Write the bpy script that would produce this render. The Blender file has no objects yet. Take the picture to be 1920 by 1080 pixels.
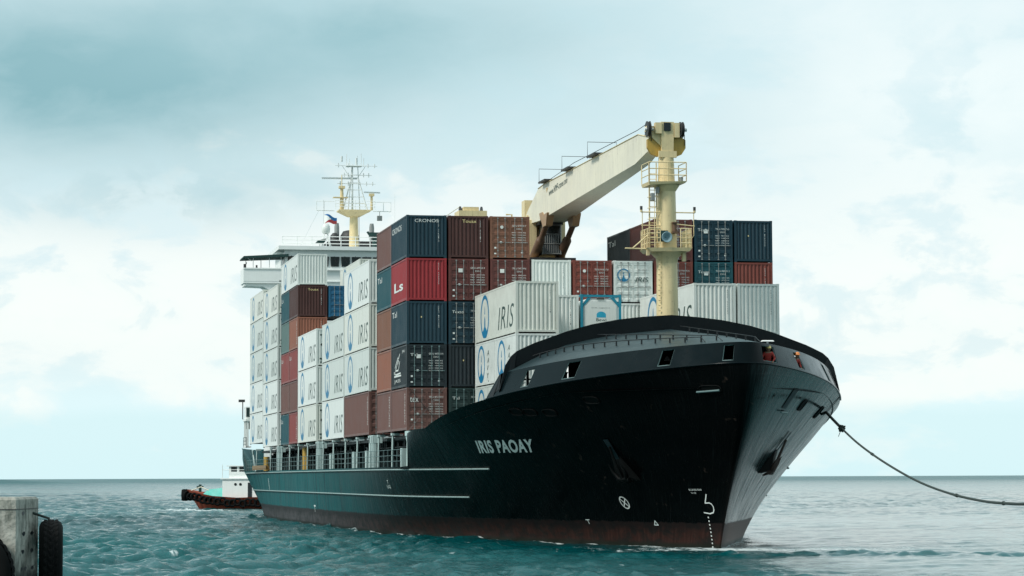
import bpy, bmesh, math, random
import numpy as np
from mathutils import Vector, Matrix
R = math.radians
random.seed(7)
sc = bpy.context.scene
col = sc.collection

# ------------------------------------------------------------------ camera
CAM = np.array([149.4859, -23.9685, 3.6]); YAW, PITCH, ROLL, FPX = .2008, .0748, -.0039, 4735.38
_d = np.array([-math.cos(YAW)*math.cos(PITCH), math.sin(YAW)*math.cos(PITCH), math.sin(PITCH)])
_r = np.array([math.sin(YAW), math.cos(YAW), 0.]); _u = np.cross(_r, _d)
_r, _u = math.cos(ROLL)*_r+math.sin(ROLL)*_u, -math.sin(ROLL)*_r+math.cos(ROLL)*_u
cd = bpy.data.cameras.new('camera'); cam = bpy.data.objects.new('camera', cd); col.objects.link(cam)
cam.matrix_world = Matrix(((_r[0], _u[0], -_d[0], CAM[0]), (_r[1], _u[1], -_d[1], CAM[1]), (_r[2], _u[2], -_d[2], CAM[2]), (0, 0, 0, 1)))
cd.sensor_width = 36; cd.lens = FPX/1920*36; cd.clip_start = 1; cd.clip_end = 60000
sc.camera = cam

# ------------------------------------------------------------------ world
SUN_EL, SUN_DIR = R(44), Vector((.42, -1, 0))
w = bpy.data.worlds.new('World'); sc.world = w; w.use_nodes = True
nt = w.node_tree; nt.nodes.clear()
def N(t, **k):
    n = nt.nodes.new(t)
    for a, b in k.items(): setattr(n, a, b)
    return n
def L(a, b): nt.links.new(a, b)
def ramp(n, stops, interp='LINEAR'):
    cr = n.color_ramp; cr.interpolation = interp
    while len(cr.elements) > 1: cr.elements.remove(cr.elements[-1])
    cr.elements[0].position = stops[0][0]; cr.elements[0].color = (*stops[0][1], 1)
    for p, c in stops[1:]:
        e = cr.elements.new(p); e.color = (*c, 1)
def g3(v): return (v, v, v)
def M_(op, a, b=None, clamp=False):
    n = N('ShaderNodeMath', operation=op, use_clamp=clamp)
    for i, v in enumerate((a, b)):
        if v is None: continue
        if hasattr(v, 'links'): L(v, n.inputs[i])
        else: n.inputs[i].default_value = v
    return n.outputs[0]
def MIX(f, a, b, bt='MIX'):
    n = N('ShaderNodeMix', data_type='RGBA', blend_type=bt)
    for s, v in ((n.inputs['Factor'], f), (n.inputs['A'], a), (n.inputs['B'], b)):
        if hasattr(v, 'links'): L(v, s)
        else: s.default_value = v if isinstance(v, (int, float)) else (*v, 1)
    return n.outputs['Result']
tc = N('ShaderNodeTexCoord').outputs['Generated']
sep = N('ShaderNodeSeparateXYZ'); L(tc, sep.inputs[0])
sky = N('ShaderNodeTexSky', sky_type='NISHITA', sun_disc=False, sun_elevation=SUN_EL)
sky.sun_rotation = math.atan2(SUN_DIR.x, SUN_DIR.y)
def noise(scale, zs, det=6, rough=.55, off=(0, 0, 0), dist=0.0):
    mp = N('ShaderNodeMapping'); L(tc, mp.inputs[0]); mp.inputs['Scale'].default_value = (1, 1, zs); mp.inputs['Location'].default_value = off
    n = N('ShaderNodeTexNoise'); L(mp.outputs[0], n.inputs['Vector'])
    n.inputs['Scale'].default_value = scale; n.inputs['Detail'].default_value = det; n.inputs['Roughness'].default_value = rough
    n.inputs['Distortion'].default_value = dist
    return n.outputs[0]
z = sep.outputs[2]
# base colour of the overcast by elevation
rb = N('ShaderNodeValToRGB'); L(M_('MULTIPLY', z, 1.0, True), rb.inputs[0])
ramp(rb, [(0, (.60, .80, .83)), (.03, (.64, .81, .84)), (.05, (.60, .74, .77)), (.085, (.58, .73, .77)), (.112, (.56, .72, .76)), (.125, (.54, .71, .75)), (.19, (.55, .72, .76)), (.28, (.30, .54, .58)), (.40, (.28, .50, .54)), (.7, (.60, .74, .76)), (1, (.70, .80, .80))])
base = rb.outputs[0]
def lobe(px, py, rad, gain=1.0, sx=1.0, sz=1.0):
    v = _d*FPX+_r*(px-960)+_u*(540-py); v /= np.linalg.norm(v)
    a = M_('DIVIDE', M_('SUBTRACT', sep.outputs[1], float(v[1])), rad*sx)
    b = M_('DIVIDE', M_('SUBTRACT', z, float(v[2])), rad*sz)
    dd = M_('ADD', M_('MULTIPLY', a, a), M_('MULTIPLY', b, b))
    return M_('MULTIPLY', M_('POWER', 2.718, M_('MULTIPLY', dd, -1.0)), gain)
n1 = noise(13, 2.2, 8, .55, (0, 0, 0), .3)
n2 = noise(24, 1.9, 9, .56, (3, 1, 2), .35)
n3 = noise(11, 2.6, 9, .60, (7, 2, 5), .2)
front = M_('MULTIPLY', M_('MULTIPLY', sep.outputs[0], -1.0), 1.0, True)
# bright cumulus band above the horizon
bandr = N('ShaderNodeValToRGB'); L(M_('ADD', z, M_('MULTIPLY', M_('SUBTRACT', n1, .5), .13)), bandr.inputs[0])
ramp(bandr, [(0, g3(0)), (.020, g3(.0)), (.034, g3(.85)), (.075, g3(1)), (.108, g3(.9)), (.116, g3(.25)), (.20, g3(.0))])
puff = N('ShaderNodeValToRGB'); L(n2, puff.inputs[0]); ramp(puff, [(.40, g3(0)), (.455, g3(.45)), (.485, g3(.88)), (.56, g3(1))])
c1 = MIX(M_('MULTIPLY', bandr.outputs[0], M_('ADD', .30, M_('MULTIPLY', puff.outputs[0], .70))), base, (.81, .855, .83))
# upper stratus: darker and lighter sheets
up = N('ShaderNodeValToRGB'); L(n3, up.inputs[0]); ramp(up, [(.42, g3(0)), (.50, g3(.5)), (.58, g3(1))])
upm = N('ShaderNodeMapRange'); L(z, upm.inputs[0]); upm.inputs[1].default_value = .09; upm.inputs[2].default_value = .15
c2 = MIX(M_('MULTIPLY', up.outputs[0], M_('MULTIPLY', upm.outputs[0], .55)), c1, (.68, .79, .81))
wob = M_('ADD', .10, M_('ADD', M_('MULTIPLY', n2, 1.0), M_('MULTIPLY', n3, .8)))
dark1 = M_('MULTIPLY', lobe(150, 150, .055, 1.0, 1.9, .55), wob, True)
dark2 = M_('MULTIPLY', lobe(640, 60, .060, .85, 1.8, .42), wob, True)
dark3 = M_('MULTIPLY', M_('MULTIPLY', lobe(330, 370, .045, .75, 1.5, .32), wob, True), puff.outputs[0])
dark4 = M_('MULTIPLY', M_('MULTIPLY', lobe(1330, 230, .05, .5, 1.7, .6), wob, True), puff.outputs[0])
lite1 = M_('MULTIPLY', M_('MULTIPLY', lobe(1780, 190, .06, .75, 1.3, .6), wob, True), M_('ADD', .35, M_('MULTIPLY', puff.outputs[0], .65)))
lite2 = M_('MULTIPLY', lobe(1700, 20, .04, .45, 1.6, .4), wob, True)
c3 = MIX(dark1, c2, (.22, .41, .45)); c3 = MIX(dark2, c3, (.30, .49, .53)); c3 = MIX(dark3, c3, (.42, .59, .63)); c3 = MIX(dark4, c3, (.46, .63, .67))
c3 = MIX(lite1, c3, (.79, .86, .85)); c3 = MIX(lite2, c3, (.76, .84, .84))
# far veil of rain under the cloud base
ed = M_('ADD', .0265, M_('MULTIPLY', M_('SUBTRACT', noise(14, .2, 4, .5, (1, 4, 0)), .5), .018))
vm = N('ShaderNodeMapRange'); L(M_('SUBTRACT', ed, z), vm.inputs[0]); vm.inputs[1].default_value = -.003; vm.inputs[2].default_value = .003
vfade = M_('ADD', .45, M_('MULTIPLY', z, 22.0), True)
c4 = MIX(M_('MULTIPLY', vm.outputs[0], M_('MULTIPLY', vfade, .5)), c3, (.55, .76, .79))
side = N('ShaderNodeMapRange'); L(sep.outputs[0], side.inputs[0]); side.inputs[1].default_value = -.2; side.inputs[2].default_value = .5
c4 = MIX(side.outputs[0], c4, MIX(.6, base, (.40, .50, .52)))
x10 = MIX(1.0, c4, (10, 10, 10), 'MULTIPLY')
cm = MIX(.06, x10, sky.outputs[0])
bg = N('ShaderNodeBackground'); L(cm, bg.inputs[0]); bg.inputs[1].default_value = .1
out = N('ShaderNodeOutputWorld'); L(bg.outputs[0], out.inputs[0])

# ------------------------------------------------------------------ sun
sd = bpy.data.lights.new('sun', 'SUN'); sd.energy = 2.3; sd.angle = R(14); sd.color = (1, .97, .91)
so = bpy.data.objects.new('sun', sd); col.objects.link(so)
sv = SUN_DIR.normalized()*math.cos(SUN_EL)+Vector((0, 0, math.sin(SUN_EL)))
so.rotation_euler = sv.to_track_quat('Z', 'Y').to_euler(); so.location = (0, 0, 200)
sc.view_settings.view_transform = 'Standard'; sc.view_settings.look = 'None'; sc.view_settings.exposure = .28; sc.view_settings.gamma = 1

# ------------------------------------------------------------------ materials
def newmat(name):
    global nt
    m = bpy.data.materials.new(name); m.use_nodes = True; nt = m.node_tree
    return m, nt.nodes['Principled BSDF']
def inp(b, k, v):
    if hasattr(v, 'links'): L(v, b.inputs[k])
    else: b.inputs[k].default_value = (*v, 1) if isinstance(v, tuple) and len(v) == 3 else v
def tnoise(vec, scale, det=4, rough=.5, dist=0.0):
    n = N('ShaderNodeTexNoise'); L(vec, n.inputs['Vector']); n.inputs['Scale'].default_value = scale
    n.inputs['Detail'].default_value = det; n.inputs['Roughness'].default_value = rough; n.inputs['Distortion'].default_value = dist
    return n.outputs[0]
def mapv(vec, s, loc=None):
    mp = N('ShaderNodeMapping'); L(vec, mp.inputs[0]); mp.inputs['Scale'].default_value = s
    if loc is not None: L(loc, mp.inputs['Location'])
    return mp.outputs[0]
def cramp(v, a, b, ca=0.0, cb=1.0):
    n = N('ShaderNodeMapRange'); L(v, n.inputs[0])
    n.inputs[1].default_value = a; n.inputs[2].default_value = b; n.inputs[3].default_value = ca; n.inputs[4].default_value = cb
    return n.outputs[0]
_mc = {}
def paint(name, c, rough=.5, rust=.25, var=.25, dirt=.25, metal=0.0, spec=.5, rustc=(.13, .05, .025)):
    """weathered painted steel: faded patches, vertical streaks, rust spots, each object offset at random"""
    if name in _mc: return _mc[name]
    m, b = newmat(name)
    t = N('ShaderNodeTexCoord').outputs['Object']
    oi = N('ShaderNodeObjectInfo')
    cx = N('ShaderNodeCombineXYZ')
    for i in range(3): L(M_('MULTIPLY', oi.outputs['Random'], 37.0+11*i), cx.inputs[i])
    v = mapv(t, (1, 1, 1), cx.outputs[0])
    fade = tnoise(v, .9, 5, .6)
    streak = tnoise(mapv(v, (7, 7, .55)), 1.0, 5, .6)
    sp = tnoise(v, 5.5, 8, .68)
    c_d = tuple(x*.62 for x in c); c_l = tuple(min(.9, x*1.18+min(.012, .25*max(c))) for x in c)
    cc = MIX(cramp(fade, .3, .7), MIX(var, c, c_d), MIX(var, c, c_l))
    cc = MIX(M_('MULTIPLY', cramp(streak, .5, .75), dirt), cc, tuple(x*.35+min(.01, .15*max(c)) for x in c))
    cc = MIX(M_('MULTIPLY', cramp(M_('ADD', M_('MULTIPLY', sp, .75), M_('MULTIPLY', streak, .25)), .56, .66), rust), cc, rustc)
    inp(b, 'Base Color', cc)
    inp(b, 'Roughness', cramp(fade, .3, .7, max(.05, rough-.08), rough+.1)); b.inputs['Metallic'].default_value = metal
    b.inputs['Specular IOR Level'].default_value = spec
    bp_ = N('ShaderNodeBump'); bp_.inputs['Strength'].default_value = .12; bp_.inputs['Distance'].default_value = .01
    L(fade, bp_.inputs['Height']); L(bp_.outputs[0], b.inputs['Normal'])
    _mc[name] = m
    return m
C = {
 'touax': paint('dark brown paint', (.060, .018, .014)), 'brown': paint('brown paint', (.115, .030, .024)),
 'orange': paint('faded orange brown paint', (.27, .10, .06), rust=.4), 'mauve': paint('faded mauve brown paint', (.15, .068, .055), rust=.15),
 'tan': paint('faded tan brown paint', (.20, .085, .05), rust=.35), 'redbrown': paint('red brown paint', (.20, .045, .03)),
 'navy': paint('navy paint', (.001, .030, .048), rust=.1), 'teal': paint('petrol blue paint', (.003, .070, .088), rust=.12),
 'blue': paint('mid blue paint', (.006, .11, .22), rust=.1), 'black': paint('blue black paint', (.006, .015, .02), rust=.1),
 'green': paint('dark green paint', (.008, .030, .028), rust=.1), 'grey': paint('grey green paint', (.10, .17, .16), rust=.15),
 'red': paint('red paint', (.30, .018, .024), rust=.1), 'white': paint('off white paint', (.72, .76, .72), .42, rust=.10, var=.2, dirt=.12),
 'reefer': paint('white reefer paint', (.74, .78, .74), .35, rust=.10, var=.18, dirt=.14), 'reefer_b': paint('greyed reefer paint', (.62, .67, .63), .4, rust=.14, var=.22, dirt=.24), 'reefer_c': paint('yellowed reefer paint', (.70, .72, .65), .38, rust=.18, var=.22, dirt=.18),
 'steel': paint('dark worn steel', (.05, .05, .05), .55, metal=.3), 'rod': paint('galvanised rod', (.30, .31, .30), .45, metal=.4, rust=.3),
 'cream': paint('cream crane paint', (.80, .64, .36), .45, rust=.28, var=.25, dirt=.32), 'creampale': paint('pale cream jib paint', (.78, .72, .57), .45, rust=.20, dirt=.30),
 'yellow': paint('amber yellow paint', (.55, .34, .06), .4, rust=.2),
 'anchorbrown': paint('dark rusty anchor', (.035, .016, .011), .6, rust=.3), 'rusty': paint('rusty brown steel', (.14, .075, .04), .6, rust=.6), 'redfaded': paint('sun faded red paint', (.24, .050, .045), rust=.3), 'shipwhite': paint('white ship paint', (.88, .90, .87), .4, rust=.05, dirt=.07, var=.1),
 'glass': paint('dark glass', (.01, .015, .015), .08, rust=0, dirt=0, var=0), 'awning': paint('green awning cloth', (.012, .05, .045), .8, rust=0),
 'hatch': paint('dark green deck paint', (.008, .024, .026), .5, rust=.3), 'paleteal': paint('pale green stanchion paint', (.50, .64, .62), .45, rust=.35),
 'rail': paint('pale rail paint', (.13, .21, .21), .5, rust=.3), 'deckgrey': paint('grey green whaleback paint', (.020, .042, .048), .40, rust=.10, dirt=.4, var=.35),
 'blackpaint': paint('black bulwark paint', (.004, .007, .009), .5, rust=.06), 'hulldark': paint('dull black fittings', (.002, .003, .003), .6, rust=.03, spec=.12), 'strake': paint('worn pale strake', (.26, .36, .35), .5, rust=.3, dirt=.5), 'bulwark': paint('dark slate bulwark paint', (.003, .008, .010), .22, rust=.03, dirt=.25, spec=.14),
 'ink': paint('dark green lettering', (.035, .075, .065), .5, rust=0), 'logoblue': paint('logo blue', (.006, .19, .37), .5, rust=0), 'logopale': paint('logo pale blue', (.45, .68, .75), .5, rust=0),
 'logocyan': paint('logo cyan', (.02, .40, .60), .5, rust=0),
 'wmark': paint('white lettering', (.72, .75, .72), .5, rust=0, dirt=.35), 'ymark': paint('pale yellow lettering', (.80, .66, .32), .5, rust=0), 'hullmark': paint('hull lettering', (.72, .82, .78), .5, rust=0, dirt=.25),
 'rubber': paint('black rubber', (.003, .0035, .0035), .85, rust=0, spec=.2), 'rope': paint('dark rope', (.03, .045, .04), .85, rust=0),
 'tankblue': paint('cyan blue frame', (.01, .25, .36), .4, rust=.12), 'skin': paint('skin', (.30, .16, .10), .6, rust=0, dirt=0), 'coverall': paint('red coverall', (.42, .04, .03), .8, rust=0),
 'helmet': paint('yellow helmet', (.80, .62, .22), .35, rust=0), 'whelmet': paint('orange helmet', (.75, .25, .06), .35, rust=0), 'tugred': paint('tug red paint', (.42, .085, .045), .5, rust=.3), 'tuggreen': paint('tug green paint', (.05, .50, .42), .5, rust=.1),
 'hook': paint('dark cable', (.02, .02, .02), .5, rust=0),
}

# ------------------------------------------------------------------ mesh helpers
class MB:
    def __init__(s): s.v = []; s.f = []; s.sm = []
    def add(s, vs, fs, smooth=False):
        o = len(s.v); s.v += [tuple(map(float, p)) for p in vs]; s.f += [tuple(i+o for i in f) for f in fs]; s.sm += [smooth]*len(fs); return s
    def box(s, x0, x1, y0, y1, z0, z1):
        v = [(x, y, z) for x in (x0, x1) for y in (y0, y1) for z in (z0, z1)]
        return s.add(v, [(0, 1, 3, 2), (4, 6, 7, 5), (0, 4, 5, 1), (2, 3, 7, 6), (0, 2, 6, 4), (1, 5, 7, 3)])
    def hexa(s, bot, top):
        v = list(bot)+list(top); n = len(bot)
        return s.add(v, [tuple(range(n))[::-1], tuple(range(n, 2*n))]+[(i, (i+1) % n, n+(i+1) % n, n+i) for i in range(n)])
    def prism(s, poly, axis, a, b):
        def mk(p, t):
            return {'x': (t, p[0], p[1]), 'y': (p[0], t, p[1]), 'z': (p[0], p[1], t)}[axis]
        return s.hexa([mk(p, a) for p in poly], [mk(p, b) for p in poly])
    def tube(s, pts, r, n=8, caps=True):
        pts = [Vector(p) for p in pts]; rs = r if isinstance(r, (list, tuple)) else [r]*len(pts)
        vs = []; fs = []; up = None
        for i, p in enumerate(pts):
            t = (pts[min(i+1, len(pts)-1)]-pts[max(i-1, 0)]).normalized()
            if up is None: up = Vector((0, 0, 1)) if abs(t.z) < .9 else Vector((1, 0, 0))
            a = (up-t*up.dot(t)).normalized(); b = t.cross(a); up = a
            for k in range(n):
                q = 2*math.pi*k/n; vs.append(p+(a*math.cos(q)+b*math.sin(q))*rs[i])
        for i in range(len(pts)-1):
            for k in range(n): fs.append((i*n+k, i*n+(k+1) % n, (i+1)*n+(k+1) % n, (i+1)*n+k))
        s.add(vs, fs, n > 4)
        if caps: s.add(vs[:n], [tuple(range(n))[::-1]]); s.add(vs[-n:], [tuple(range(n))])
        return s
    def lathe(s, prof, cx, cy, n=24, axis='z', c0=0):
        vs = []
        for r_, h in prof:
            for k in range(n):
                q = 2*math.pi*k/n; a, b = r_*math.cos(q), r_*math.sin(q)
                vs.append({'z': (cx+a, cy+b, h), 'x': (h, cx+a, cy+b), 'y': (cx+a, h, cy+b)}[axis])
        m = len(prof)
        s.add(vs, [(i*n+k, i*n+(k+1) % n, (i+1)*n+(k+1) % n, (i+1)*n+k) for i in range(m-1) for k in range(n)], True)
        return s
    def grid(s, P, smooth=True, skip=None):
        a, b = len(P), len(P[0]); vs = [p for row in P for p in row]
        return s.add(vs, [(i*b+j, (i+1)*b+j, (i+1)*b+j+1, i*b+j+1) for i in range(a-1) for j in range(b-1) if not (skip and skip(i, j))], smooth)
    def mesh(s, name, mat):
        me = bpy.data.meshes.new(name); me.from_pydata(s.v, [], s.f); me.polygons.foreach_set('use_smooth', s.sm)
        for m in (mat if isinstance(mat, (list, tuple)) else [mat]): me.materials.append(m)
        bm = bmesh.new(); bm.from_mesh(me); bmesh.ops.recalc_face_normals(bm, faces=bm.faces); bm.to_mesh(me); bm.free()
        me.update(); return me
def link(name, me, parent=None, loc=(0, 0, 0), rot=(0, 0, 0), world=False):
    o = bpy.data.objects.new(name, me); col.objects.link(o)
    if parent is not None: o.parent = parent
    if world and parent is not None:
        loc = tuple(-Vector(abs_loc(parent)))
    o.location = loc; o.rotation_euler = rot; return o
def abs_loc(o):
    p = Vector(o.location)
    while o.parent: o = o.parent; p = p+Vector(o.location)
    return p
def part(name, mb, mat, parent): return link(name, mb.mesh(name, mat), parent, world=True)
def tag(o, label, cat=None, group=None, kind=None):
    if label: o['label'] = label
    if cat: o['category'] = cat
    if group: o['group'] = group
    if kind: o['kind'] = kind
    return o
def empty(name, loc, label, cat, group=None, rz=0):
    o = bpy.data.objects.new(name, None); col.objects.link(o); o.location = loc; o.rotation_euler = (0, 0, rz); o.empty_display_size = .5
    return tag(o, label, cat, group)
_tc = {}
def text_raw(s, shear=0.0, offset=0.0, spacing=1.0, line=1.0):
    """glyph outlines as flat mesh, normalised: returns verts (n,2) in a 0..1 box, faces, aspect"""
    key = (s, shear, offset, spacing, line)
    if key in _tc: return _tc[key]
    c = bpy.data.curves.new('t', 'FONT'); c.body = s; c.size = 1; c.shear = shear; c.offset = offset; c.space_character = spacing; c.space_line = line
    c.resolution_u = 3; c.align_x = 'CENTER' if '\n' in s else 'LEFT'
    o = bpy.data.objects.new('t', c); col.objects.link(o)
    dg = bpy.context.evaluated_depsgraph_get(); me = bpy.data.meshes.new_from_object(o.evaluated_get(dg))
    v = np.array([q.co[:2] for q in me.vertices]); f = [tuple(p.vertices) for p in me.polygons]
    bpy.data.objects.remove(o); bpy.data.curves.remove(c); bpy.data.meshes.remove(me)
    lo, hi = v.min(0), v.max(0); v = (v-lo)/(hi-lo)
    _tc[key] = (v, f); return v, f
def text_on(mb, s, fn, **k):
    v, f = text_raw(s, **k); mb.add([fn(a, b) for a, b in v], f)
# ------------------------------------------------------------------ hull form (world frame = ship frame, +X bow, +Y port, Z up)
YC = 11.42
def round_tip(P, sg=6.5):
    F = np.concatenate([P*[1, -1, 1], P[::-1][1:]]); K = int(3*sg); kk = np.exp(-.5*(np.arange(-K, K+1)/sg)**2); kk /= kk.sum()
    G = np.concatenate([2*F[0]-F[1:K+1][::-1], F, 2*F[-1]-F[-K-1:-1][::-1]]); S = np.stack([np.convolve(G[:, i], kk, 'valid') for i in range(3)], -1)
    S = S[:len(P)]*[1, -1, 1]; S[-1, 1] = 0; S[:, 0] += (P[-1, 0]-S[-1, 0])*.75*np.clip((S[:, 0]-20)/12, 0, 1)
    return S
def supell(Xt, X0, B, n, m, zt, za, zb, N_=160):
    th = np.linspace(0, math.pi/2, N_)
    X = X0+(Xt-X0)*np.sin(th)**(2/n); b = B*np.cos(th)**(2/m); t = (Xt-X)/(Xt-10)
    P = np.stack([X, b, zt+za*t+zb*t*t], -1)
    s = np.concatenate([[0], np.cumsum(np.linalg.norm(np.diff(P, axis=0), axis=1))]); q = np.linspace(0, s[-1], N_)
    return np.stack([np.interp(q, s, P[:, i]) for i in range(3)], -1)      # aft -> tip
KN = supell(32.37, 7.45, 11.56, 1.92, 1.17, 9.11, -1.31, -.99)
TOPC = supell(32.44, 7.85, 11.54, 1.73, 1.07, 10.11, -.58, -1.51)
KN = round_tip(KN); TOPC = round_tip(TOPC)
_aft = np.array([(-122, 7.5, 6.7), (-118, 8.8, 6.6), (-112, 10.2, 6.6), (-106, 11.2, 6.6), (-101, 11.75, 6.6), (-99, 11.85, 6.45), (-97, 11.88, 4.95), (-96.3, 11.9, 4.25),
  (-90, 11.9, 4.25), (-80, 11.9, 4.25), (-65, 11.9, 4.25), (-50, 11.9, 4.25), (-35, 11.9, 4.25), (-22, 11.9, 4.25), (-15, 11.9, 4.25), (-10, 11.9, 4.25), (-5, 11.88, 4.25), (-1, 11.82, 4.25), (.8, 11.8, 4.3), (2.2, 11.76, 6.2), (4, 11.72, 6.38)])
KS = np.concatenate([_aft, KN])                     # stations
def bw_(x): return np.interp(x, [-122, -118, -110, -100, -90, -80, -60, -20, -12, -5, 0, 5, 10, 15, 20, 24, 26, 27.5], [2.0, 4, 6.8, 9.3, 10.6, 11.3, 11.7, 11.7, 11.35, 10.7, 9.7, 8.1, 6.4, 4.8, 3.0, 1.6, .8, 0.0])
def hull_pt(i, z):
    """point on the half hull at station i (may be fractional) and height z: X, half breadth"""
    i = min(max(i, 0), len(KS)-1); a = int(i); a = min(a, len(KS)-2); k = KS[a]+(KS[a+1]-KS[a])*(i-a)
    xw = k[0] if k[0] < -20 else -20+(k[0]+20)*47.5/52.37
    zr = k[2] if k[0] > 7.45 else (np.interp(k[0], [-122, -101, -97, -5, 0, 7.45], [6.6, 6.6, 4.3, 4.3, 5.0, 6.42]))
    g = min(z/zr, 1.0) if k[0] > 7 else min(z/zr, 1.0)
    gz = max(g, 0)
    if k[0] > -60:      # straight V entrance low down, blending into the full flared knuckle
        Xs = 27.5+4.87*min(max(z, 0)/9.1, 1); xl = k[0] if k[0] < -20 else -20+(k[0]+20)*(Xs+20)/52.37
        kap = .37+.075*min(max(z, 0)/4.5, 1.3); t_ = kap*(Xs-xl)/11.75; bl = 11.75*t_/(1+t_**4)**.25
        w = gz**(2.3 if k[0] > 8 else max(1.0, 2.3-(8-k[0])*.1))
        X = xl*(1-w)+k[0]*w; b = bl*(1-w)+k[1]*w; bw = bl
    else:
        bw = float(bw_(xw)); X = xw+(k[0]-xw)*g; b = bw+(k[1]-bw)*gz
        q = min(max((k[0]+75)/15, 0), 1); t_ = .37*(27.5-k[0])/11.75; bl = 11.75*t_/(1+t_**4)**.25; b = b*(1-q)+(bl*(1-gz)+k[1]*gz)*q
    if z < 0: b = bw*(1+z*.03)
    return X, b
def hull_at_X(X, z, side=-1, off=0.0):
    lo, hi = 0.0, len(KS)-1.0
    for _ in range(40):
        m = (lo+hi)/2
        if hull_pt(m, z)[0] < X: lo = m
        else: hi = m
    x, b = hull_pt(lo, z); x2, b2 = hull_pt(lo+.4, z); x3, b3 = hull_pt(lo, z+.2)
    # outward normal, port side half
    t1 = np.array([x2-x, b2-b, 0]); t2 = np.array([x3-x, b3-b, .2]); n = np.cross(t2, t1); nn = np.linalg.norm(n)
    n = n/nn if nn > 1e-9 else np.array([0, 1, 0])
    if n[1] < 0 and abs(n[1]) > .05: n = -n
    p = np.array([x, b, z])+n*off
    return (p[0], YC+side*p[1], p[2])
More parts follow.
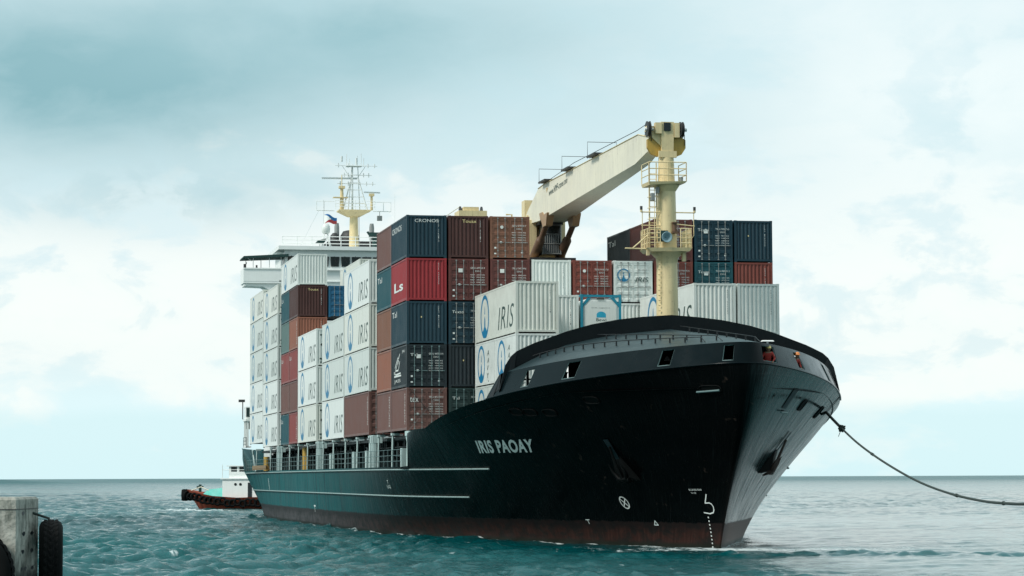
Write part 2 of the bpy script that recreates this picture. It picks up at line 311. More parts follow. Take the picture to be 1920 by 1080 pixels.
# ------------------------------------------------------------------ sea
def sea():
    rg = np.random.RandomState(3)
    dist = np.concatenate([np.arange(6, 78, 3.0), np.arange(78, 170, .30), 170*np.exp(np.arange(0, 2.2, .0038)), 170*math.exp(2.2)*np.exp(np.arange(0.01, 4.2, .03))])
    ang = np.concatenate([np.linspace(-180, -17, 50)[:-1], np.linspace(-17, 17, 560), np.linspace(17, 180, 50)[1:]])
    A = np.radians(ang)+math.atan2(_r[1], _r[0])*0
    # direction for angle a to the right of the optical axis
    dx = -np.cos(YAW-(-A)) ; 
    dirx = -np.cos(YAW+A*0)*np.cos(A)+math.sin(YAW)*np.sin(A); diry = math.sin(YAW)*np.cos(A)+math.cos(YAW)*np.sin(A)
    X = CAM[0]+dist[:, None]*dirx[None]; Y = CAM[1]+dist[:, None]*diry[None]
    Z = np.zeros_like(X)
    amp = 1/(1+np.maximum(dist-60, 0)/2500.)[:, None]
    sm = np.clip((Y+6+.0*X)/16, 0, 1); sm = sm*sm*(3-2*sm)
    near = np.clip((330-dist)/120, 0, 1)[:, None]
    bandm = np.exp(-((X-(38+.12*(Y-8)+1.5*np.sin(Y*.35)))/2.6)**2)*(Y > 2)
    calm = np.clip(1-(.86*sm*near+.38*sm*(1-near))+.75*bandm*sm, 0, 1)
    lam = np.exp(rg.uniform(math.log(.7), math.log(7.5), 110))
    for l in lam:
        th = R(205)+rg.normal(0, .62); k = 2*math.pi/l; ph = rg.uniform(0, 6.28)
        a = .0150*l**.38
        arg = k*(X*math.cos(th)+Y*math.sin(th))+ph
        fade = np.clip((l/ (np.maximum(dist*.0011, dist**2/110000.)*2.0)), 0, 1)[:, None]
        cl = calm if l < 4 else 1-(1-calm)*.8
        s_ = np.sin(arg); Z += a*fade*cl*(s_+.35*np.cos(2*arg)*0.5)
    # group structure
    g = .75+.25*np.sin(X*.11+np.sin(Y*.07)*2)*np.sin(Y*.09+1.3+np.sin(X*.05))
    Z *= g*amp
    Z[dist < 60] *= .5
    m, n = X.shape
    v = np.stack([X, Y, Z], -1).reshape(-1, 3)
    i, j = np.meshgrid(np.arange(m-1), np.arange(n-1), indexing='ij'); a = (i*n+j).ravel()
    f = np.stack([a, a+1, a+n+1, a+n], -1)
    me = bpy.data.meshes.new('sea'); me.vertices.add(len(v)); me.vertices.foreach_set('co', v.ravel())
    me.loops.add(f.size); me.loops.foreach_set('vertex_index', f.ravel()); me.polygons.add(len(f))
    me.polygons.foreach_set('loop_start', np.arange(0, f.size, 4)); me.polygons.foreach_set('loop_total', np.full(len(f), 4)); me.polygons.foreach_set('use_smooth', np.ones(len(f), bool))
    me.update(); me.validate()
    mt, b = newmat('sea water')
    t = N('ShaderNodeTexCoord').outputs['Object']
    gm = N('ShaderNodeNewGeometry')
    s1 = N('ShaderNodeSeparateXYZ'); L(t, s1.inputs[0])
    big = tnoise(mapv(t, (.02, .035, 1)), 1.0, 5, .55)
    dep = MIX(cramp(big, .35, .65), (.000, .046, .051), (.001, .105, .110))
    # scattered crests
    n_a = tnoise(mapv(t, (.55, .9, .55)), 1.0, 9, .70, .6)
    crest = cramp(s1.outputs[2], .10, .32)
    foam = M_('MULTIPLY', cramp(n_a, .62, .72), crest, True)
    # wake at the tug and wash at the stem
    def blob(cx, cy, rx, ry, rot=0.0):
        dxs = M_('SUBTRACT', s1.outputs[0], cx); dys = M_('SUBTRACT', s1.outputs[1], cy)
        ca, sa = math.cos(rot), math.sin(rot)
        a_ = M_('DIVIDE', M_('ADD', M_('MULTIPLY', dxs, ca), M_('MULTIPLY', dys, sa)), rx)
        b_ = M_('DIVIDE', M_('SUBTRACT', M_('MULTIPLY', dys, ca), M_('MULTIPLY', dxs, sa)), ry)
        return M_('POWER', 2.718, M_('MULTIPLY', M_('ADD', M_('MULTIPLY', a_, a_), M_('MULTIPLY', b_, b_)), -1.0))
    n_b = tnoise(mapv(t, (.9, 1.6, 1)), 1.0, 8, .72, .8)
    def mk(bl, lo, hi):
        return cramp(M_('ADD', M_('MULTIPLY', bl, .30), n_b), lo, hi)
    f2 = mk(blob(-137, -3, 9, 6), .66, .78)
    f3 = mk(blob(28.5, 13.5, 3.5, 8), .64, .80)
    f4 = mk(blob(31, -3, 1.8, 26, -.25), .84, .92)
    f5 = mk(blob(-120, -22, 5, 20), .84, .92)
    tw = M_('MULTIPLY', M_('MAXIMUM', M_('SUBTRACT', 27.6, s1.outputs[0]), 0.0), .37/11.75)
    yw = M_('DIVIDE', M_('MULTIPLY', tw, 11.75), M_('POWER', M_('ADD', 1.0, M_('POWER', tw, 4.0)), .25))
    db = M_('ABSOLUTE', M_('SUBTRACT', M_('ABSOLUTE', M_('SUBTRACT', s1.outputs[1], YC)), yw))
    nearh = M_('MULTIPLY', cramp(db, 1.1, .1, 0, .26), M_('MULTIPLY', cramp(s1.outputs[0], -60, 22, .35, 1.0), cramp(s1.outputs[0], 27.8, 28.6, 1.0, 0.0)))
    f6 = M_('MULTIPLY', cramp(M_('ADD', nearh, n_b), .66, .78), cramp(s1.outputs[0], 27.8, 28.6, 1.0, 0.0))
    foam = M_('MAXIMUM', foam, f6)
    fo = M_('MAXIMUM', M_('MAXIMUM', foam, f2), M_('MAXIMUM', f3, M_('MAXIMUM', f5, f5)))
    cc = MIX(M_('MINIMUM', fo, .85), dep, (.75, .82, .82))
    inp(b, 'Base Color', cc); b.inputs['IOR'].default_value = 1.333
    inp(b, 'Roughness', 0.1)
    bb = N('ShaderNodeBump'); bb.inputs['Strength'].default_value = .8; bb.inputs['Distance'].default_value = .16; b.inputs['Specular IOR Level'].default_value = .30
    fine = tnoise(mapv(t, (1.6, 2.4, 1)), 1.4, 9, .70, .5)
    calmv = cramp(s1.outputs[1], -6, 12, 1.0, .16)
    dxs = M_('SUBTRACT', s1.outputs[0], float(CAM[0])); dys = M_('SUBTRACT', s1.outputs[1], float(CAM[1]))
    dd = M_('POWER', M_('ADD', M_('MULTIPLY', dxs, dxs), M_('MULTIPLY', dys, dys)), .5)
    far = cramp(dd, 180, 900, 0, 1.0); far2 = cramp(dd, 600, 4000, 0, 1.0)
    mid = tnoise(mapv(t, (.22, .30, 1)), 1.0, 6, .6, .3); wide = tnoise(mapv(t, (.05, .07, 1)), 1.0, 6, .6, .3)
    cf = cramp(s1.outputs[1], 0, 60, 1.0, .45)
    hh = M_('ADD', M_('MULTIPLY', fine, calmv), M_('MULTIPLY', M_('ADD', M_('MULTIPLY', M_('MULTIPLY', mid, far), 7.0), M_('MULTIPLY', M_('MULTIPLY', wide, far2), 30.0)), cf))
    L(hh, bb.inputs['Height'])
    rf = M_('ADD', .06, M_('MULTIPLY', cramp(dd, 110, 2500, .02, .34), cramp(s1.outputs[1], 0, 60, 1.0, .75)))
    inp(b, 'Roughness', M_('ADD', rf, M_('MULTIPLY', fo, .4))); L(bb.outputs[0], b.inputs['Normal'])
    me.materials.append(mt)
    tag(link('sea', me), 'choppy teal sea reaching the horizon', kind='structure')
sea()

# ------------------------------------------------------------------ hull material
def hull_mat():
    m, b = newmat('glossy black hull paint')
    t = N('ShaderNodeTexCoord').outputs['Object']; uv = N('ShaderNodeTexCoord').outputs['UV']
    s1 = N('ShaderNodeSeparateXYZ'); L(t, s1.inputs[0])
    big = tnoise(mapv(t, (.12, .12, .5)), 1.0, 5, .6)
    st = tnoise(mapv(uv, (2.2, .22, 1)), 1.0, 6, .62)       # streaks running down the plates
    st2 = tnoise(mapv(uv, (5.5, .5, 1)), 1.0, 6, .65)
    sc_ = tnoise(mapv(t, (1.2, 1.2, 1.6)), 1.0, 8, .65, .5)
    c = MIX(cramp(big, .35, .65), (.0008, .0010, .0011), (.0020, .0026, .0028))
    chalk_sheen = M_('MULTIPLY', cramp(s1.outputs[0], -8, -46), cramp(st, .30, .62), True)      # chalky streaks, with reflected sky painted in as teal towards the stern
    c = MIX(M_('MULTIPLY', chalk_sheen, .9), c, (.016, .155, .165))
    c = MIX(M_('MULTIPLY', cramp(s1.outputs[0], -2, -50), .65, True), c, (.010, .110, .118))  # even teal sheen of grazing sky painted over the aft side
    c = MIX(M_('MULTIPLY', cramp(st2, .50, .68), cramp(s1.outputs[0], 8, -30, .0, .7), True), c, (.035, .15, .15))
    st3 = tnoise(mapv(uv, (1.6, .10, 1)), 1.0, 5, .6)
    c = MIX(M_('MULTIPLY', cramp(st3, .52, .66), cramp(s1.outputs[0], 8, -30, .0, .75), True), c, (.006, .030, .036))
    c = MIX(M_('MULTIPLY', cramp(st2, .60, .75), .12), c, (.05, .075, .075))
    c = MIX(M_('MULTIPLY', cramp(sc_, .64, .70), .6), c, (.05, .035, .028))
    # streaked port flare plating, with reflected light painted into its pale streaks
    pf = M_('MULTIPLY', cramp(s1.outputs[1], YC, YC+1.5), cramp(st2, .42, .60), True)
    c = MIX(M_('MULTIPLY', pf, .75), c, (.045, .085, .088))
    # boot topping below the paint line
    line = M_('ADD', M_('ADD', s1.outputs[2], M_('MULTIPLY', M_('SUBTRACT', st2, .5), .22)), M_('MULTIPLY', M_('SUBTRACT', sc_, .5), .25))
    boot = cramp(line, 1.30, 1.22)
    bc = MIX(cramp(st2, .35, .7), (.024, .010, .008), (.052, .024, .019))
    bc = MIX(cramp(s1.outputs[0], -5, -45), bc, (.060, .055, .058))
    bc = MIX(M_('MULTIPLY', cramp(sc_, .44, .60), .8), bc, (.012, .013, .012)); bc = MIX(cramp(M_('ADD', s1.outputs[2], M_('MULTIPLY', sc_, .6)), .95, 1.35, 0, .75), bc, (.009, .008, .008))
    bc = MIX(M_('MULTIPLY', cramp(s1.outputs[1], YC, YC+1.5), .8), bc, (.16, .085, .07)); bc = MIX(cramp(s1.outputs[2], .30, .12), bc, (.012, .014, .010))  # port boot topping painted paler to suggest reflected light
    c = MIX(boot, c, bc)
    inp(b, 'Base Color', c)
    rr = M_('ADD', M_('ADD', cramp(st, .35, .65, .05, .22), cramp(st2, .45, .62, 0, .22)), cramp(s1.outputs[0], 12, -30, 0, .36))
    inp(b, 'Roughness', MIX(boot, MIX(1.0, rr, (1, 1, 1), 'MULTIPLY'), (.5, .5, .5)))
    inp(b, 'Specular IOR Level', cramp(s1.outputs[1], YC+.2, YC+3.0, .07, .60))  # extra gloss to port, added to brighten the flare's reflections
    # hungry-horse plating and weld seams
    sx = M_('FRACT', M_('DIVIDE', s1.outputs[0], 2.4)); seam = M_('LESS_THAN', M_('ABSOLUTE', M_('SUBTRACT', sx, .5)), .012)
    sz = M_('FRACT', M_('DIVIDE', s1.outputs[2], 1.9)); seam2 = M_('LESS_THAN', M_('ABSOLUTE', M_('SUBTRACT', sz, .5)), .012)
    dn = M_('ABSOLUTE', M_('SINE', M_('MULTIPLY', s1.outputs[0], math.pi/.8)))
    h = M_('ADD', M_('MULTIPLY', dn, .012), M_('ADD', M_('MULTIPLY', big, .03), M_('ADD', M_('MULTIPLY', M_('MAXIMUM', seam, seam2), .006), M_('MULTIPLY', st2, .012))))
    bp_ = N('ShaderNodeBump'); bp_.inputs['Strength'].default_value = .26; bp_.inputs['Distance'].default_value = 1.0
    L(h, bp_.inputs['Height']); L(bp_.outputs[0], b.inputs['Normal'])
    return m
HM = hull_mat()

# ------------------------------------------------------------------ ship
ship = empty('container_ship', (-45, YC, 0), 'large black container ship with a high flared bow, loaded with stacked containers', 'ship')
def build_hull():
    zs = [-2.0, -.6, 0, .3, .7, 1.1, 1.6, 2.1, 2.6, 3.2, 3.8]
    mb = MB(); rows = []
    idx = list(range(len(KS)))
    fr = [j/14 for j in range(15)]
    full = []
    for i in idx:
        zt = KS[i][2]; zl = [-2.0, -.6]+[zt*q for q in fr]
        full.append([(hull_pt(i, z_), z_) for z_ in zl])
    P = [[(x, YC-b, z_) for ((x, b), z_) in c] for c in full]+[[(x, YC+b, z_) for ((x, b), z_) in c] for c in full[::-1][1:]]
    mb.grid(P)
    # transom
    a = P[0]; b_ = P[-1]; n = len(a)
    mb.add(a+b_, [(k, k+1, n+k+1, n+k) for k in range(n-1)])
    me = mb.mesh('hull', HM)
    # lengthwise / girthwise metres as UV
    uvl = me.uv_layers.new(name='UVMap'); 
    smp = {}
    cum = [0]
    for q in range(1, len(P)): cum.append(cum[-1]+math.dist(P[q][-1], P[q-1][-1]))
    nrow = len(P[0])
    for lp in me.loops:
        vi = lp.vertex_index; r_, c_ = divmod(vi, nrow)
        if r_ >= len(P): r_ = 0
        uvl.data[lp.index].uv = (cum[r_], P[r_][c_][2])
    return link('hull', me, ship, world=True)
hull = build_hull()
def hp(X, z_, side=-1, off=.03): return hull_at_X(X, z_, side, off)
def strake(z_, xa, xb, side):
    mb = MB(); n = 70; pts = [hp(xa+(xb-xa)*k/n, z_, side, .06) for k in range(n+1)]
    mb.tube(pts, .05, 6); return part('rubbing_strake', mb, C['strake'], ship)
for sd_ in (-1, 1): strake(4.10, -96, 11.6, sd_); strake(2.50, -97, 6.7, sd_)
# lettering laid on the plating
def hull_text(s, x0, x1, z0, z1, side, name='lettering', mat='hullmark', sl=0.0, **k):
    mb = MB()
    def fn(a, b): return hp(x0+(x1-x0)*a-sl*(b-.5), z0+(z1-z0)*b, side, .012)
    text_on(mb, s, fn, **k); return part(name, mb, C[mat], ship)
hull_text('IRIS PAOAY', 12.35, 17.5, 4.93, 5.63, -1, offset=.035, spacing=1.10, sl=-.70)
# load line style circle with cross, draught marks, bulb sign
def ring_on(fn, ro, ri, mb, n=40):
    vs = []; 
    for k in range(n):
        a = 2*math.pi*k/n; vs += [fn(ro*math.cos(a), ro*math.sin(a)), fn(ri*math.cos(a), ri*math.sin(a))]
    mb.add(vs, [(2*k, 2*k+1, (2*k+3) % (2*n), (2*k+2) % (2*n)) for k in range(n)])
def strokes(fn, lines, wd, mb):
    for pl in lines:
        for (a, b), (c, d) in zip(pl[:-1], pl[1:]):
            L_ = math.hypot(c-a, d-b) or 1; nx, ny = -(d-b)/L_*wd/2, (c-a)/L_*wd/2; ex, ey = (c-a)/L_*wd/2, (d-b)/L_*wd/2
            mb.add([fn(a+nx-ex, b+ny-ey), fn(c+nx+ex, d+ny+ey), fn(c-nx+ex, d-ny+ey), fn(a-nx-ex, b-ny-ey)], [(0, 1, 2, 3)])
mb = MB(); fc = lambda a, b: hp(21.15+a*1.0, 2.26+b, -1, .012)
ring_on(fc, .33, .27, mb); strokes(fc, [[(-.20, -.20), (.20, .20)], [(-.20, .20), (.20, -.20)]], .06, mb); part('thruster_mark', mb, C['wmark'], ship)
mb = MB(); f5_ = lambda a, b: hp(27.05+a*.95+b*.33, 2.24+b, -1, .012)
arc = [(.02+.26*math.sin(t_), -.10+.34*math.cos(t_)*.9-.03) for t_ in np.linspace(0, math.pi, 12)]
strokes(lambda a, b: hp(a, b, -1, .012), [[(27.61, 2.70), (27.31, 2.28), (27.62, 2.29), (27.74, 2.23), (27.80, 2.10), (27.77, 1.94), (27.66, 1.81), (27.40, 1.75), (26.99, 1.80)]], .058, mb); part('bulb_mark', mb, C['wmark'], ship)
mb = MB()
text_on(mb, 'BULBOUS BOW', lambda a, b: hp(26.55+a*.9, 2.90+b*.09, -1, .012)); text_on(mb, 'V-10', lambda a, b: hp(26.6+a*.35, 2.74+b*.09, -1, .012)); part('lettering', mb, C['wmark'], ship)
mb = MB()
for k in range(9):
    zz = 1.56-k*.185; x_ = 27.18-k*.03
    strokes(lambda a, b: hp(x_+a*.6, zz+b, -1, .014), [[(-.03, -.0), (.03, .0)]], .075, mb)
part('draught_marks', mb, C['wmark'], ship)
mb = MB(); text_on(mb, 'T\nUG', lambda a, b: hp(-6.5+a*1.2, 2.95+b*.5, -1, .012)); part('draught_marks', mb, C['hullmark'], ship)
mb = MB(); strokes(lambda a, b: hp(-75+a, 3.1+b, -1, .012), [[(0, -.4), (0, .4)]], .22, mb); strokes(lambda a, b: hp(-42+a, 1.3+b, -1, .012), [[(0, -.2), (0, .2)], [(-.4, .2), (.4, .2)]], .12, mb); strokes(lambda a, b: hp(17.2+a, 1.22+b, -1, .012), [[(-.15, .1), (.15, .1)], [(0, .1), (0, -.1)]], .04, mb); strokes(lambda a, b: hp(22.9+a, 1.22+b, -1, .012), [[(-.15, -.1), (.15, -.1), (0, .12), (-.15, -.1)]], .04, mb); part('tug_push_mark', mb, C['hullmark'], ship)

# main deck, forecastle deck
mb = MB()
dk = [(k[0], YC-k[1]+.12, 4.2) for k in KS if k[0] < 1.0]; mb.grid([[p, (p[0], 2*YC-p[1], 4.2)] for p in dk], False)
part('main_deck', mb, C['hatch'], ship)
mb = MB(); dk = [(k[0]-.15, YC-k[1]+.35, min(k[2]-.5, 7.9) if k[0] > 7.5 else 5.9) for k in KS if k[0] >= 2 and k[0] < 32]; mb.grid([[p, (p[0], 2*YC-p[1], p[2])] for p in dk], False)
part('forecastle_deck', mb, C['hatch'], ship)
# forecastle aft bulkhead
mb = MB(); mb.box(1.9, 2.1, .3, 2*YC-.3, 4.2, 5.95); part('forecastle_bulkhead', mb, C['hatch'], ship)

# bulwark band with openings
OPN_S = [(74.0, 78.2), (93.3, 99.0), (130.0, 134.4), (151.0, 154.6)]
OPN_P = [(74.0, 78.2), (89.2, 94.2), (122.6, 127.6), (143.6, 151.6)]
I0 = 56.0
def band_pt(i, v, side, off=0.0):
    a = int(min(max(i, 0), 158)); f_ = i-a
    k = KN[a]*(1-f_)+KN[a+1]*f_; t_ = TOPC[a]*(1-f_)+TOPC[a+1]*f_
    q = k*(1-v)+t_*v
    return (q[0]-off*.9, YC+side*max(q[1]-off, 0), q[2])
def side_idx(op): return sorted(set([I0+.0]+[float(x) for x in range(57, 160)]+[e for o in op for e in o]))
def band(op_s, op_p, off):
    V = [0, .13, .87, 1.0]; P = []; meta = []
    for side, op in ((-1, op_s), (1, op_p)):
        li = side_idx(op)
        if side == 1: li = li[::-1][1:]
        for i in li:
            s_ = min(1, (i-I0+.4)/3.5); P.append([band_pt(i, v*s_, side, off) for v in V]); meta.append((i, side))
    def skip(a, b):
        if b != 1: return False
        (i0, s0), (i1, s1) = meta[a], meta[a+1]; m_ = (i0+i1)/2; s_ = s1 if a+1 < len(meta) else s0
        if s0 != s1: s_ = 1 if m_ < 159 else -1
        op = op_s if s_ == -1 else op_p
        return any(o[0] < m_ < o[1] for o in op)
    return P, skip
mb = MB(); P, sk = band(OPN_S, OPN_P, 0.0); mb.grid(P, True, sk); P2, sk = band(OPN_S, OPN_P, .10); mb.grid(P2, True, sk)
blw = part('forecastle_bulwark', mb, C['bulwark'], ship)
for side, op in ((-1, OPN_S), (1, OPN_P)):
    for a, b_ in op:
        mb = MB(); n = 4
        loop = [(a+(b_-a)*k/n, .13) for k in range(n+1)]+[(b_-(b_-a)*k/n, .87) for k in range(n+1)]
        pts = [band_pt(i, v, side, .04) for i, v in loop]; mb.tube(pts+[pts[0]], .035, 5); o = part('opening_frame', mb, C['rail'], blw)
        o.location = (0, 0, 0)
mb = MB()
pts = [band_pt(i, 0, -1, -.02) for i in range(56, 160)]+[band_pt(i, 0, 1, -.02) for i in range(158, 55, -1)]
mb.tube(pts, .045, 6); part('knuckle_moulding', mb, C['bulwark'], ship)
# breakwater plate and sloping whaleback deck
BB = [0, .28, .7, 1.5]
def zb(b): return float(np.interp(abs(b), [0, 2.8, 4.2, 5.8, 7.3, 8.5], [11.50, 11.22, 10.98, 10.60, 10.0, 9.40]))
def zt(b): return float(np.interp(abs(b), [0, .9, 1.7, 2.9, 4.4, 5.7, 6.9, 7.6, 8.62, 9.0, 9.3, 9.42], [12.26, 12.2, 12.14, 12.0, 11.72, 11.36, 10.93, 10.68, 10.20, 9.75, 9.06, 8.2]))
BX = 18.3
mb = MB(); rows = []
for side, rng in ((-1, range(60, 160)), (1, range(158, 59, -1))):
    for i in rng:
        t_ = band_pt(i, 1, side); b0 = band_pt(60, 1, 1)[1]-YC; bb_ = (t_[1]-YC)/b0*8.6
        rows.append([(t_[0]+(BX-t_[0])*q, t_[1]+(YC+bb_-t_[1])*q, t_[2]+(zb(bb_)-t_[2])*q) for q in (0, .25, .5, .75, 1)])
mb.grid(rows); whb = part('whaleback_deck', mb, C['deckgrey'], ship)
def wb_z(x, y):
    best = min(((p[0]-x)**2+(p[1]-y)**2, p[2]) for r_ in rows for p in r_); return best[1]
def wb_pt(i, q, side):
    t_ = band_pt(i, 1, side); b0 = band_pt(60, 1, 1)[1]-YC; bb_ = (t_[1]-YC)/b0*8.6
    return Vector((t_[0]+(BX-t_[0])*q, t_[1]+(YC+bb_-t_[1])*q, t_[2]+(zb(bb_)-t_[2])*q))
mb = MB(); bl = [x for x in np.linspace(-9.42, 9.42, 61)]
fr_ = [(BX+.22, YC+b, zt(b)) for b in bl]; fb = [(BX, YC+b, min(zb(b) if abs(b) < 8.5 else 8.0, zt(b)-.02)) for b in bl]
bk_ = [(BX+.12, YC+b, zt(b)) for b in bl]; bb2 = [(BX-.10, YC+b, min(zb(b) if abs(b) < 8.5 else 8.0, zt(b)-.02)) for b in bl]
mb.grid([[fb[i], fr_[i], bk_[i], bb2[i]] for i in range(61)], False)
for k in range(4, 57, 4):
    b = bl[k]; mb.box(BX-.12, BX+.0, YC+b-.02, YC+b+.02, zb(b)-.2, zt(b)-.05)
part('breakwater', mb, C['blackpaint'], ship)
# side wings closing the whaleback aft
for side in (-1, 1):
    mb = MB(); pts = [(BX, YC+side*9.4, 8.25), (BX, YC+side*9.3, 9.06), (BX, YC+side*8.62, 10.15)]
    k0 = band_pt(60, 1, side); k1 = band_pt(60, 0, side); k2 = band_pt(57, 0, side)
    mb.add([pts[0], pts[1], pts[2], k0, k1, k2], [(0, 1, 2, 3, 4, 5)]); part('bulwark_wing', mb, C['blackpaint'], ship)
# pipe rails on the whaleback
for rail, (i_a, i_b, side, qa, qb) in enumerate([(76, 146, -1, .80, .12), (118, 152, -1, .93, .14), (156, 149, 1, .94, .12)]):
    mb = MB(); n = (15, 10, 8)[rail]; ps = []
    for k in range(n+1):
        q = qa+(qb-qa)*k/n; i = i_a+(i_b-i_a)*k/n; ps.append(wb_pt(i, q, side)+Vector((0, 0, .24)))
    ps.append(wb_pt(i_b, .06, side)+Vector((0, 0, .03))); mb.tube(ps, .022, 6)
    for p in ps[1:-1]: mb.tube([p, p-Vector((0, 0, .24))], .045, 5)
    part('pipe_rail', mb, C['blackpaint'], ship)
# windlasses and bollards on the mooring deck, seen through the openings
for wx, wy in ((24.0, YC-2.6), (24.0, YC+2.6)):
    mb = MB(); mb.tube([(wx, wy-1.3, 9.0), (wx, wy+.9, 9.0)], .55, 14); mb.tube([(wx, wy-1.35, 9.0), (wx, wy-1.25, 9.0)], .8, 14); mb.tube([(wx, wy+.85, 9.0), (wx, wy+.95, 9.0)], .8, 14); mb.box(wx-.8, wx+.8, wy-1.2, wy+1.0, 7.9, 8.5); mb.box(wx-.5, wx+.5, wy+1.1, wy+1.9, 7.9, 9.6); part('windlass', mb, C['hatch'], ship)
for wx, wy in ((22, YC-6.8), (22, YC+6.8), (25, YC-4.4)):
    mb = MB(); mb.tube([(wx-.35, wy, 7.8), (wx-.35, wy, 8.9), (wx-.35, wy, 9.0)], [.18, .18, .24], 10); mb.tube([(wx+.35, wy, 7.8), (wx+.35, wy, 8.9), (wx+.35, wy, 9.0)], [.18, .18, .24], 10); mb.box(wx-.6, wx+.6, wy-.25, wy+.25, 7.8, 7.95); part('mooring_bollard', mb, C['hatch'], ship)
mb = MB()
for q in range(9):
    yy = YC-8+q*2; mb.box(18.6, 18.75, yy, yy+.12, 7.8, zb(yy-YC)-.05); part('deck_pillar', mb, C['hatch'], ship); mb = MB()
mb.box(18.5, 18.6, YC-1.2, YC+2.6, 7.8, 11.0); part('deck_locker', mb, C['hatch'], ship)  # thin dark panel added to dim the view through the bow openings
# small fittings on the whaleback edge
mb = MB(); p = wb_pt(136, .2, 1); mb.hexa([(p.x-.2, p.y-.30, p.z+.12), (p.x+.2, p.y-.30, p.z+.12), (p.x+.2, p.y+.30, p.z+.12), (p.x-.2, p.y+.30, p.z+.12)], [(p.x-.2, p.y-.25, p.z+.18), (p.x+.15, p.y-.25, p.z+.18), (p.x+.15, p.y+.25, p.z+.18), (p.x-.2, p.y+.25, p.z+.18)]); mb.tube([p, p+Vector((0, 0, .15))], .05, 6); part('fairlead_roller', mb, C['shipwhite'], ship)
mb = MB(); bl2 = np.linspace(-5.6, 8.3, 36); mb.grid([[(BX-.2, YC+b, 7.6), (BX-.2, YC+b, zb(b)-.03)] for b in bl2], False); part('forecastle_bulkhead', mb, C['hatch'], ship)
# fairleads, chocks and the small doors in the flare
def chock(X, z_, side, w_, h_, name='mooring_chock', mat='hulldark', tilt=0):
    mb = MB(); n = 20
    pts = [hp(X+w_*.5*math.copysign(abs(math.cos(a))**.6, math.cos(a))+tilt*math.sin(a), z_+h_*.5*math.copysign(abs(math.sin(a))**.6, math.sin(a)), side, .03) for a in np.linspace(0, 2*math.pi, n+1)]
    mb.tube(pts, .03, 6); c_ = [hp(X+w_*.5*math.cos(a)*.9+tilt*math.sin(a), z_+h_*.5*math.sin(a)*.9, side, .02) for a in np.linspace(0, 2*math.pi, 16, endpoint=False)]
    mb.add(c_, [tuple(range(16))]); return part(name, mb, C[mat], ship)
for X, z_ in ((24.4, 7.5), (18.6, 7.05), (19.6, 7.0), (21.0, 6.95), (31.0, 7.85)): chock(X, z_, -1, .9, .34)
for X, z_, w_, h_ in ((25.3, 7.25, .7, .55), (20.6, 7.0, .7, .6)): chock(X, z_, 1, w_, h_)
def plate(X0, X1, z0, z1, side, name, mat, off=.035, tilt=0.0):
    mb = MB(); mb.grid([[hp(X0+(X1-X0)*a+tilt*b, z0+(z1-z0)*b, side, off) for b in (0, .5, 1)] for a in (0, .5, 1)]); return part(name, mb, C[mat], ship)
plate(27.6, 28.2, 7.0, 8.0, 1, 'anchor_window', 'black'); plate(18.2, 18.5, 6.9, 7.9, 1, 'mooring_slot', 'black')
for X in (30.9, 27.7): 
    mb = MB(); mb.tube([hp(X-.5, 7.75 if X > 30 else 6.85, -1 if X > 30 else 1, .12), hp(X+.5, 7.8 if X > 30 else 6.85, -1 if X > 30 else 1, .12)], .05, 6); part('pilot_step', mb, C['rail'], ship)
# anchor recess and anchor on each bow
def anchor(X, z_, side, mt):
    mb = MB()
    def q(a, b, o): return hp(X+a, z_+b, side, o)
    v = [q(-.30, .75, .0), q(.30, .75, .0), q(.50, -.15, .0), q(-.50, -.15, .0), q(-.46, -.10, .42), q(.46, -.10, .42), q(.60, -.48, .02), q(-.60, -.48, .02)]
    mb.add(v, [(0, 1, 5, 4), (1, 2, 6, 5), (0, 4, 7, 3), (4, 5, 6, 7)]); part('anchor_bolster', mb, C['hulldark'], ship)
    plate(X-.17, X+.17, z_+.45, z_+1.65, side, 'anchor_pocket', 'black', .06, .35)
    mb = MB(); mb.tube([q(.25, 1.3, .10), q(.05, .3, .40), q(0, -.12, .50)], [.06, .08, .10], 8)
    for s_ in (-1, 1):
        mb.tube([q(0, -.16, .50), q(s_*.30, -.14, .48), q(s_*.45, .25, .42), q(s_*.40, .58, .36)], [.11, .11, .07, .02], 8)
    mb.tube([q(-.42, -.20, .46), q(.42, -.20, .46)], .12, 8)
    for a in (-.3, 0, .3): mb.tube([q(a, -.16, .46), q(a*.8, -.48, .22)], [.08, .03], 6)
    part('anchor', mb, C[mt], ship)
anchor(22.9, 3.9, -1, 'hulldark'); anchor(23.2, 4.25, 1, 'anchorbrown')
